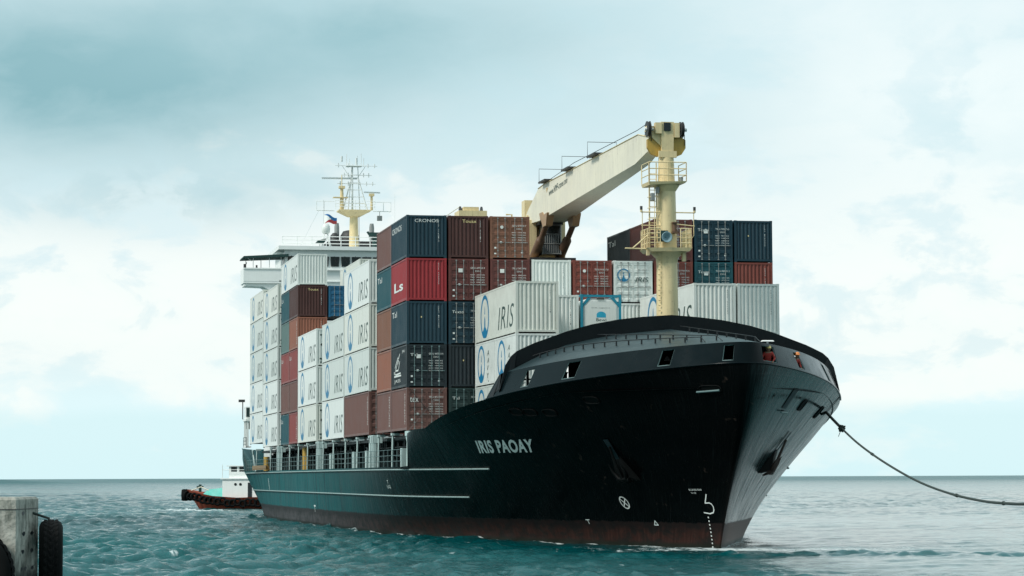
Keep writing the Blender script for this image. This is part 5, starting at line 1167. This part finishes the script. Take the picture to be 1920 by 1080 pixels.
# ---- bays C to H along the starboard side
GC = 'containers stacked along the ship\'s side'
def stack(X, specs, z0=Z0, c=0, L_=S40, grp=GC):
    z_ = z0
    for (h, mat, end, side, dec, label) in specs:
        if label: container(X, c*CP, z_, L_, h, mat, end, label, grp, side, dec)
        z_ += h+.008
IR = ('iris40',)
stack(-15.7, [(HC, 'mauve', 'door', 'side', ('doortext', 'sidecode'), 'long faded brown container at the foot of the stack next to the tall block'),
  (HC, 'reefer', 'end', 'flat', IR, 'white ring emblem container just above the long faded brown one'),
  (HC, 'reefer', 'end', 'flat', IR, 'white ring emblem container in the middle of the three next to the tall block'),
  (HC, 'reefer', 'end', 'flat', IR, 'white ring emblem container topmost in the stack next to the tall block')])
stack(-28.2, [(HC, 'reefer', 'end', 'flat', IR, 'bright white ring emblem container on the deck, just left of the long faded brown one'),
  (HC, 'reefer', 'end', 'flat', IR, 'white ring emblem container, middle of three in the second stack from the tall block'),
  (HC, 'reefer', 'end', 'flat', IR, 'white ring emblem container, top of three in the second stack from the tall block')])
stack(-43.9, [(HC, 'reefer', 'end', 'flat', IR+('kend',), 'white ring emblem container, bottom of the three right of the red and blue pair'),
  (HC, 'reefer', 'end', 'flat', IR, 'white ring emblem container, middle of the three with red containers on their left'),
  (HC, 'reefer', 'end', 'flat', IR+('kend',), 'white ring emblem container with black mark on its end, top of three by red containers')])
tF = tiers([HS]*6)
for t, (fm, bm_, lf, lb) in enumerate([('red', 'blue', 'faded red container with a pale stripe, at the bottom beside a blue one', 'dark blue container at the bottom beside the faded red one'),
    ('mauve', 'mauve', 'faded brown container above the bottom red one', 'faded brown container above the bottom dark blue one'),
    ('red', 'red', 'faded red container marked with white letters, third from the bottom left of the white threesome', 'faded red container behind the one with white letters, third from the bottom'),
    ('orange', 'grey', 'orange brown corrugated container under the dark brown one with yellow lettering near the bridge', 'grey green container left of the orange brown corrugated one'),
    ('touax', 'blue', 'dark brown container with yellow lettering near the bridge', 'blue container left of the dark brown one near the bridge')]):
    fm2 = 'redfaded' if fm == 'red' else fm; bm_ = 'redfaded' if bm_ == 'red' else bm_
    container(-56.4, 0, tF[t], S20, HS, fm2, 'end', lf, GC, decals=(('endtext:Touax', 'code') if t == 4 else (('sidecode', 'codedash') if t in (0, 3) else (('sidetext:Ls',) if t == 2 else ()))))
    container(-56.4-6.135, 0, tF[t], S20, HS, 'teal' if bm_ == 'blue' else bm_, 'end', lb, GC, decals=('sidetext:Ls',) if t in (0, 2, 4) else ())
container(-56.4, 0, tF[5], S40, HS, 'white', 'end', 'white container on top of the dark brown one with yellow lettering, beside the bridge wing', GC, 'flat', IR)
container(-56.4, CP, tF[4], S20, HS, 'blue', 'door', 'bright blue container with doors, right of the dark brown one near the bridge', GC, decals=('doortext',))
container(-56.4, 2*CP, tF[5]-.35, S40, HS, 'reefer', 'end', 'white container whose top edge and emblem just show behind the topmost ring emblem container', GC, 'flat', IR)
for X, z0, nm in ((-71.5, Z0, 'second stack from the stern'), (-84.0, 6.85, 'sternmost stack')):
    wd = ['bottom', 'second', 'third', 'fourth', 'top']
    stack(X, [(HC if i < 4 else HS, 'reefer', 'end', 'flat', IR+(('kend',) if i in (0, 3, 4) else ()), 'white ring emblem container, %s of five in the %s' % (wd[i], nm)) for i in range(5)], z0)
# lashing gear between bays
mb = MB()
for xa, xb, h in ((-12.4, -15.5, 9), (-40.6, -43.7, 8), (-68.8, -71.3, 8)):
    for y in (1.5, 3.5, 6, 9): mb.box((xa+xb)/2-.15, (xa+xb)/2+.15, y, y+.15, 6.2, 6.2+h)
    mb.box(xa-.4, xb+.4, 1.2, 21, 6.25, 6.35)
part('lashing_bridge', mb, C['steel'], ship)
mb = MB()
for a, b_ in (((.12, .1, 6.4), (.12, 2.3, 9.0)), ((.12, 2.3, 6.4), (.12, .1, 9.0)), ((.12, 2.65, 6.4), (.12, 4.9, 9.0))): mb.tube([a, b_], .014, 4)
part('lashing_rod', mb, C['steel'], ship)

# ------------------------------------------------------------------ crew at the openings
def person(loc, rz, lean, label, helmet, group=None):
    root = empty('person', loc, label, 'person', group, rz)
    # joints in a local frame, +X is the facing direction
    c_, s_ = math.cos(lean), math.sin(lean)
    def q(x, y, z_):                      # lean the upper body about the hips
        zz = z_-.95
        return (x*c_+zz*s_, y, .95-x*s_+zz*c_) if z_ > .95 else (x, y, z_)
    J = {'pel': (0, 0, .95), 'spine': q(0, 0, 1.15), 'chest': q(0, 0, 1.36), 'neck': q(.0, 0, 1.50), 'head': q(.02, 0, 1.64), 'top': q(.02, 0, 1.76),
         'hl': (0, .10, .90), 'kl': (.03, .11, .49), 'al': (0, .11, .09), 'tl': (.16, .12, .05), 'hr': (0, -.10, .90), 'kr': (.03, -.11, .49), 'ar': (-.02, -.11, .09), 'tr': (.14, -.12, .05),
         'sl': q(0, .20, 1.43), 'el': q(.12, .33, 1.20), 'wl': q(.36, .20, 1.15), 'pl': q(.45, .17, 1.15), 'sr': q(0, -.20, 1.43), 'er': q(.12, -.33, 1.20), 'wr': q(.36, -.20, 1.15), 'pr': q(.45, -.17, 1.15)}
    rad = {'pel': .15, 'spine': .14, 'chest': .16, 'neck': .06, 'head': .10, 'top': .075, 'hl': .10, 'kl': .065, 'al': .045, 'tl': .045, 'hr': .10, 'kr': .065, 'ar': .045, 'tr': .045, 'sl': .07, 'el': .05, 'wl': .033, 'pl': .03, 'sr': .07, 'er': .05, 'wr': .033, 'pr': .03}
    E = [('pel', 'spine'), ('spine', 'chest'), ('chest', 'neck'), ('neck', 'head'), ('head', 'top'), ('pel', 'hl'), ('hl', 'kl'), ('kl', 'al'), ('al', 'tl'), ('pel', 'hr'), ('hr', 'kr'), ('kr', 'ar'), ('ar', 'tr'), ('chest', 'sl'), ('sl', 'el'), ('el', 'wl'), ('wl', 'pl'), ('chest', 'sr'), ('sr', 'er'), ('er', 'wr'), ('wr', 'pr')]
    J = dict(J); rad = dict(rad)
    for sd, sg in (('l', 1), ('r', -1)):
        p = Vector(J['p'+sd])
        for k in range(4):
            a = 'f%s%d' % (sd, k); J[a] = tuple(p+Vector((.05, sg*(.03-.02*k), .0))); J[a+'t'] = tuple(p+Vector((.08+.01*(k in (1, 2)), sg*(.03-.02*k), -.035))); rad[a] = .010; rad[a+'t'] = .009; E += [('p'+sd, a), (a, a+'t')]
        a = 'th'+sd; J[a] = tuple(p+Vector((-.01, -sg*.05, -.01))); J[a+'t'] = tuple(p+Vector((.03, -sg*.06, -.03))); rad[a] = .011; rad[a+'t'] = .009; E += [('p'+sd, a), (a, a+'t')]
    def grow(names, k, name, mat):
        names = [n for n in J if names is None or n in names]; ix = {n: i for i, n in enumerate(names)}
        me = bpy.data.meshes.new(name); me.from_pydata([J[n] for n in names], [(ix[a], ix[b]) for a, b in E if a in ix and b in ix], [])
        o = bpy.data.objects.new(name, me); col.objects.link(o); o.modifiers.new('s', 'SKIN'); sv = me.skin_vertices[0].data
        for n in names: sv[ix[n]].radius = (rad[n]*k, rad[n]*k); sv[ix[n]].use_root = (n == 'pel')
        m = o.modifiers.new('u', 'SUBSURF'); m.levels = 1; m.render_levels = 1
        dg = bpy.context.evaluated_depsgraph_get(); r_ = bpy.data.meshes.new_from_object(o.evaluated_get(dg)); bpy.data.objects.remove(o)
        r_.materials.clear(); r_.materials.append(mat); r_.name = name; r_.polygons.foreach_set('use_smooth', [True]*len(r_.polygons))
        return link(name, r_, root)
    grow(None, 1.0, 'body', C['skin'])
    grow(['pel', 'spine', 'chest', 'hl', 'kl', 'al', 'hr', 'kr', 'ar', 'sl', 'el', 'wl', 'sr', 'er', 'wr'], 1.18, 'coverall', C['coverall'])
    hd = Vector(J['head'])
    mb = MB(); mb.lathe([(.165, hd.z+.055), (.135, hd.z+.065), (.13, hd.z+.12), (.10, hd.z+.18), (.04, hd.z+.205), (.0, hd.z+.21)], hd.x, hd.y, 16); mb.box(hd.x+.10, hd.x+.19, hd.y-.07, hd.y+.07, hd.z+.05, hd.z+.062)
    link('helmet', mb.mesh('helmet', C[helmet]), root)
    mb = MB()
    for y in (-.035, .035): mb.tube([(hd.x+.088, y, hd.z+.01), (hd.x+.098, y, hd.z+.01)], .011, 8)
    mb.hexa([(hd.x+.09, -.012, hd.z-.035), (hd.x+.125, -.014, hd.z-.04), (hd.x+.125, .014, hd.z-.04), (hd.x+.09, .012, hd.z-.035)], [(hd.x+.09, -.006, hd.z+.015), (hd.x+.098, -.006, hd.z+.015), (hd.x+.098, .006, hd.z+.015), (hd.x+.09, .006, hd.z+.015)])
    mb.box(hd.x+.085, hd.x+.094, -.025, .025, hd.z-.068, hd.z-.062)
    for y in (-.10, .10): mb.box(hd.x-.02, hd.x+.015, y-.012, y+.012, hd.z-.03, hd.z+.03)
    link('face', mb.mesh('face', C['skin']), root)
    return root
P1 = band_pt(146.0, 0.5, 1); P2_ = band_pt(124.9, .5, 1)
person((P1[0]-.42, P1[1]-.1, P1[2]-1.30), R(-8), .50, 'person in red coverall and yellow helmet leaning at the bow tip opening', 'helmet')
person((P2_[0]-.42, P2_[1]-.22, P2_[2]-1.30), R(30), .50, 'person in a red coverall crouching at the narrow opening just right of the bow tip', 'whelmet')

# ------------------------------------------------------------------ mooring rope with knot
def ray(px, py, dist):
    v = _d*FPX+_r*(px-960)+_u*(540-py); v /= np.linalg.norm(v); return Vector(CAM+v*dist)
st_ = Vector(hp(19.6, 6.95, 1, .05))
d0 = (st_-Vector(CAM)).length
def rope():
    root = empty('mooring_rope', st_, 'dark knotted towing rope hanging from the bow away to the right edge', 'rope')
    ctrl = [(1547, 771), (1578, 803), (1612, 834), (1660, 868), (1720, 902), (1780, 925), (1840, 939), (1890, 944), (1935, 944), (2060, 930)]
    n = len(ctrl); pts = []
    for k, (x, y) in enumerate(ctrl): pts.append(ray(x, y, d0+(74-d0)*k/(n-1)))
    # catmull-rom
    P = [pts[0]]+pts+[pts[-1]]; out_ = []
    for i in range(1, len(P)-2):
        for t in np.linspace(0, 1, 10, endpoint=False):
            a, b, c, d = P[i-1:i+3]; out_.append(.5*((2*b)+(c-a)*t+(2*a-5*b+4*c-d)*t*t+(3*b-a-3*c+d)*t**3))
    out_[0] = st_; rr = [.050]*len(out_)
    for i in range(10): rr[i] = .075
    mb = MB(); mb.tube(out_, rr, 8); part('rope', mb, C['rope'], root)
    mb = MB(); rg = random.Random(2); k = pts[1]
    for q in range(7):
        a = Vector((rg.uniform(-1, 1), rg.uniform(-1, 1), rg.uniform(-1, 1))).normalized()*.15; b = Vector((rg.uniform(-1, 1), rg.uniform(-1, 1), rg.uniform(-1, 1))).normalized()*.17
        mb.tube([k+a, k+(a+b)*.7, k+b, k-a], .06, 6)
    mb.tube([k, k+Vector((-.1, -.05, -.2)), k+Vector((-.05, -.16, -.42))], .02, 4); part('knot', mb, C['rope'], root)
    mb = MB()
    for i in (25, 52, 68): 
        p, q = out_[i], out_[i+1]; mb.tube([p, p+(q-p)*.5], .075, 6)
    part('splice', mb, C['rope'], root)
rope()

# ------------------------------------------------------------------ tug behind the stern
def tug():
    bowp = ray(349, 952, 303); rz = math.atan2(-_r[1], -_r[0])-R(10)
    bowp.z = 0
    root = empty('tugboat', bowp, 'small red tug with black tyre collar, turquoise deck and white wheelhouse', 'tugboat', None, rz)
    T = lambda mb, name, mat, par=root: link(name, mb.mesh(name, mat), par)
    # local frame: +x is the bow direction, hull runs from 0 back to -17
    xs = [0, -.5, -1.2, -2.4, -4, -7, -11, -15, -17]; b = [0.05, .9, 1.5, 2.1, 2.5, 2.7, 2.7, 2.4, 2.0]; sh = [2.35, 2.25, 2.1, 1.85, 1.55, 1.35, 1.45, 1.7, 1.8]
    mb = MB(); P = []
    def sec(i, s_): return [(xs[i]-(1.9-xs[i]*.0 if i == 0 else 1.9*(1-i/8)) if k == 0 else xs[i]-1.9*(1-i/8)*(1-k/3), s_*b[i]*(.55+.45*k/3), -.4+(sh[i]+.4)*k/3) for k in range(4)]
    P = [sec(i, -1) for i in range(8, -1, -1)]+[sec(i, 1) for i in range(9)]; mb.grid(P); T(mb, 'hull', C['tugred'])
    mb = MB(); mb.grid([[(xs[i]-.3, -b[i]*.95, sh[i]-.45), (xs[i]-.3, b[i]*.95, sh[i]-.45)] for i in range(9)], False); T(mb, 'deck', C['rusty'])
    # turquoise raised foredeck casing
    mb = MB(); mb.hexa([(-1.8, -1.0, 1.3), (-5.3, -1.6, 1.0), (-5.3, 1.6, 1.0), (-1.8, 1.0, 1.3)], [(-2.9, -.6, 2.3), (-5.3, -1.0, 2.55), (-5.3, 1.0, 2.55), (-2.9, .6, 2.3)]); T(mb, 'foredeck_casing', C['tuggreen'])
    mb = MB(); mb.tube([(-1.8, .3, 2.0), (-1.8, .3, 2.9)], .18, 8); mb.tube([(-2.1, 0, 2.6), (-1.3, 0, 2.6)], .12, 6); T(mb, 'towing_bitt', C['awning'])
    mb = MB(); mb.tube([(-1, b[2]*.8, 2.2), (-2.4, 1.9, 2.6), (-3.4, 2.0, 2.2)], .06, 5); T(mb, 'bow_rail', C['creampale'])
    # tyres round the sheer
    me = MB()
    n, m = 14, 7; vs = []
    for i in range(n):
        a = 2*math.pi*i/n
        for j in range(m):
            c = 2*math.pi*j/m; rr = .36+.14*math.cos(c); vs.append((rr*math.cos(a), .14*math.sin(c), rr*math.sin(a)))
    me.add(vs, [(i*m+j, i*m+(j+1) % m, ((i+1) % n)*m+(j+1) % m, ((i+1) % n)*m+j) for i in range(n) for j in range(m)], True); tm = me.mesh('tyre_fender', C['rubber'])
    rg = random.Random(4)
    for s_ in (-1, 1):
        x = -.3
        while x > -14:
            i = np.interp(-x, [-q for q in xs], range(9)); bb = float(np.interp(-x, [-q for q in xs], b)); hh = float(np.interp(-x, [-q for q in xs], sh))
            db = (float(np.interp(-x+.2, [-q for q in xs], b))-bb)/.2
            o = link('tyre_fender', tm, root, (x, s_*(bb+.12), hh-.62+rg.uniform(-.12, .12)), (rg.uniform(-.15, .15), rg.uniform(-.2, .2), s_*math.atan(-db)*-1)); x -= .62
    mb = MB(); mb.lathe([(.25, -.7), (.42, -.6), (.46, 0), (.42, .6), (.25, .7)], 0, 0, 12); o = link('bow_fender', mb.mesh('bow_fender', C['rubber']), root, (.15, 0, 1.65), (0, 0, 0))
    # wheelhouse block
    mb = MB(); mb.box(-12.5, -5.0, -1.9, 1.9, .9, 3.5); mb.box(-12.7, -4.8, -2.05, 2.05, 3.5, 3.62); mb.box(-9.5, -5.7, -1.5, 1.5, 3.62, 5.0); mb.box(-9.8, -5.4, -1.7, 1.7, 5.0, 5.1); wh = T(mb, 'wheelhouse', C['shipwhite'])
    for x in (-6.6, -7.2, -9.9):
        for s_ in (-1, 1):
            mb = MB(); mb.tube([(x, s_*1.9, 2.9), (x, s_*1.93, 2.9)], .17, 10); T(mb, 'porthole', C['glass'], wh)
    for s_ in (-1, 1):
        mb = MB(); mb.box(-8.6, -8.1, min(s_*1.9, s_*1.94), max(s_*1.9, s_*1.94), 1.2, 3.1); T(mb, 'door', C['black'], wh)
        for x in (-6.3, -7.3, -8.3): mb = MB(); mb.box(x-.35, x+.35, min(s_*1.5, s_*1.53), max(s_*1.5, s_*1.53), 4.4, 5.1); T(mb, 'window', C['glass'], wh)
    for y in (-1, 0, 1): mb = MB(); mb.box(-5.7, -5.66, y-.4, y+.4, 4.0, 4.7); T(mb, 'window', C['glass'], wh)
    mb = MB(); mb.tube([(-5.0, 1.9, 3.6), (-5.0, 1.9, 5.2)], .04, 5); mb.tube([(-5.0, -1.9, 3.6), (-5.0, -1.9, 5.2)], .04, 5); mb.tube([(-5, -1.9, 4.6), (-5, 1.9, 4.6), (-9, 1.9, 4.6)], .03, 4); mb.tube([(-7.6, 0, 5.0), (-7.6, 0, 6.7)], .05, 5); mb.tube([(-7.6, -.6, 6.0), (-7.6, .6, 6.0)], .04, 5); T(mb, 'mast', C['shipwhite'], wh)
    mb = MB(); mb.box(-7.9, -7.3, -.22, .22, 6.6, 6.8); T(mb, 'lamp', C['steel'], wh)
    mb = MB(); mb.tube([(-8.6, .6, 5.0), (-8.6, .6, 5.8)], .35, 10); T(mb, 'funnel', paint('pale orange paint', (.65, .33, .18), .5, rust=0), wh)
    mb = MB(); mb.box(-14.5, -13.0, -1.2, 1.2, 1.2, 2.2); T(mb, 'winch', C['tuggreen'])
tug()

# ------------------------------------------------------------------ concrete pier end with hanging tyres
def concrete():
    m, b = newmat('stained concrete')
    t = N('ShaderNodeTexCoord').outputs['Object']
    a = tnoise(t, 3, 8, .65); st = tnoise(mapv(t, (6, 6, 1.8)), 1, 8, .7, .4); sp = tnoise(t, 11, 4, .5)
    s1 = N('ShaderNodeSeparateXYZ'); L(t, s1.inputs[0])
    c = MIX(cramp(a, .35, .65), (.22, .22, .19), (.52, .51, .45)); c = MIX(cramp(st, .50, .66), c, (.09, .10, .08)); c = MIX(cramp(sp, .66, .70), c, (.02, .02, .018))
    wet = cramp(M_('ADD', s1.outputs[2], M_('MULTIPLY', a, .5)), 2.72, 2.50)
    c = MIX(wet, c, (.035, .04, .035))
    inp(b, 'Base Color', c); inp(b, 'Roughness', .85)
    bb = N('ShaderNodeBump'); bb.inputs['Strength'].default_value = .6; bb.inputs['Distance'].default_value = .03; L(M_('ADD', a, sp), bb.inputs['Height']); L(bb.outputs[0], b.inputs['Normal'])
    return m
def pier():
    D = 35.0; p = ray(30, 933, D); th = math.atan2(_d[1], _d[0])
    th -= 0
    root = empty('concrete_pier', (p.x, p.y, 0), 'weathered concrete pier corner with rust holes at the bottom left', 'pier', None, th)
    # local: +x away from camera, +y to the left
    mb = MB(); zt_ = p.z; b_ = .03
    poly = [(0, 0), (1.62, 0), (1.62, 3.0), (0, 3.0)]
    mb.prism(poly, 'z', -1.5, zt_-b_); mb.hexa([(x, y, zt_-b_) for x, y in poly], [(b_, b_, zt_), (1.62-b_, b_, zt_), (1.62-b_, 3, zt_), (b_, 3, zt_)])
    mb.box(-.015, 1.635, -.015, 3.0, zt_-.42, zt_-.16) if False else None
    body = link('pier_block', mb.mesh('pier_block', concrete()), root)
    mb = MB(); rg = random.Random(9)
    for z_, xs_ in ((zt_-.22, (.5,)), (zt_-.50, (.55, 1.15)), (zt_-.74, (.5, 1.15)), (zt_-.98, (.45, .7, 1.2))):
        for x in xs_:
            n = 9; r_ = .075; vs = [(x+r_*1.6*math.cos(6.28*k/n)*rg.uniform(.6, 1.2), -.004, z_+r_*.45*math.sin(6.28*k/n)*rg.uniform(.6, 1.2)) for k in range(n)]; mb.add(vs, [tuple(range(n))])
    link('anchor_hole', mb.mesh('anchor_hole', C['black']), root)
    mb = MB(); mb.box(-.006, 1.63, -.006, 3.0, zt_-.165, zt_-.155); link('formwork_line', mb.mesh('formwork_line', C['steel']), root)
    return root, zt_, th, p
root_p, ztp, thp, pp = pier()
def tyre(loc, rot, Ro, wd, label):
    r0 = empty('tyre_fender', loc, label, 'tyre', 'tyres hanging on the concrete pier'); r0.rotation_euler = rot
    prof = [(Ro*.56, -wd*.36), (Ro*.66, -wd*.5), (Ro*.86, -wd*.5), (Ro*.96, -wd*.42), (Ro*1.0, -wd*.28), (Ro*1.0, wd*.28), (Ro*.96, wd*.42), (Ro*.86, wd*.5), (Ro*.66, wd*.5), (Ro*.56, wd*.36), (Ro*.54, 0), (Ro*.56, -wd*.36)]
    mb = MB(); mb.lathe(prof, 0, 0, 40, 'y'); link('tyre', mb.mesh('tyre', C['rubber']), r0)
    mb = MB()
    G = []
    for k in range(145):
        row = []
        for j in range(13):
            y = -wd*.30+wd*.60*j/12; ph = (k+abs(j-6)*.6) % 4; rr = Ro+(.014 if ph < 2.2 and j not in (3, 9) else .002); a = 2*math.pi*k/144
            row.append((rr*math.cos(a), y, rr*math.sin(a)))
        G.append(row)
    mb.grid(G, False)
    link('tread', mb.mesh('tread', C['rubber']), r0)
    mb = MB(); mb.tube([(0, -wd*.1, Ro*.5), (0, wd*.1, Ro+.03), (0, wd*.9, Ro+.12), (0, wd*1.4, Ro+.16)], .022, 6); link('hanging_rope', mb.mesh('hanging_rope', C['rope']), r0)
    return r0
pm = Matrix.Translation((pp.x, pp.y, 0)) @ Matrix.Rotation(thp, 4, 'Z')
l1 = ray(95.5, 1000, 36.2); l1.z = ztp-.33-.62; l2 = pm @ Vector((-.17, .62, ztp-.40-.62))
tyre(l1, (0, 0, thp+.182), .62, .33, 'black tyre hanging edge on at the right side of the pier')
tyre(l2, (0, 0, thp+R(90)), .62, .30, 'black tyre seen from the front at the left edge of the picture')
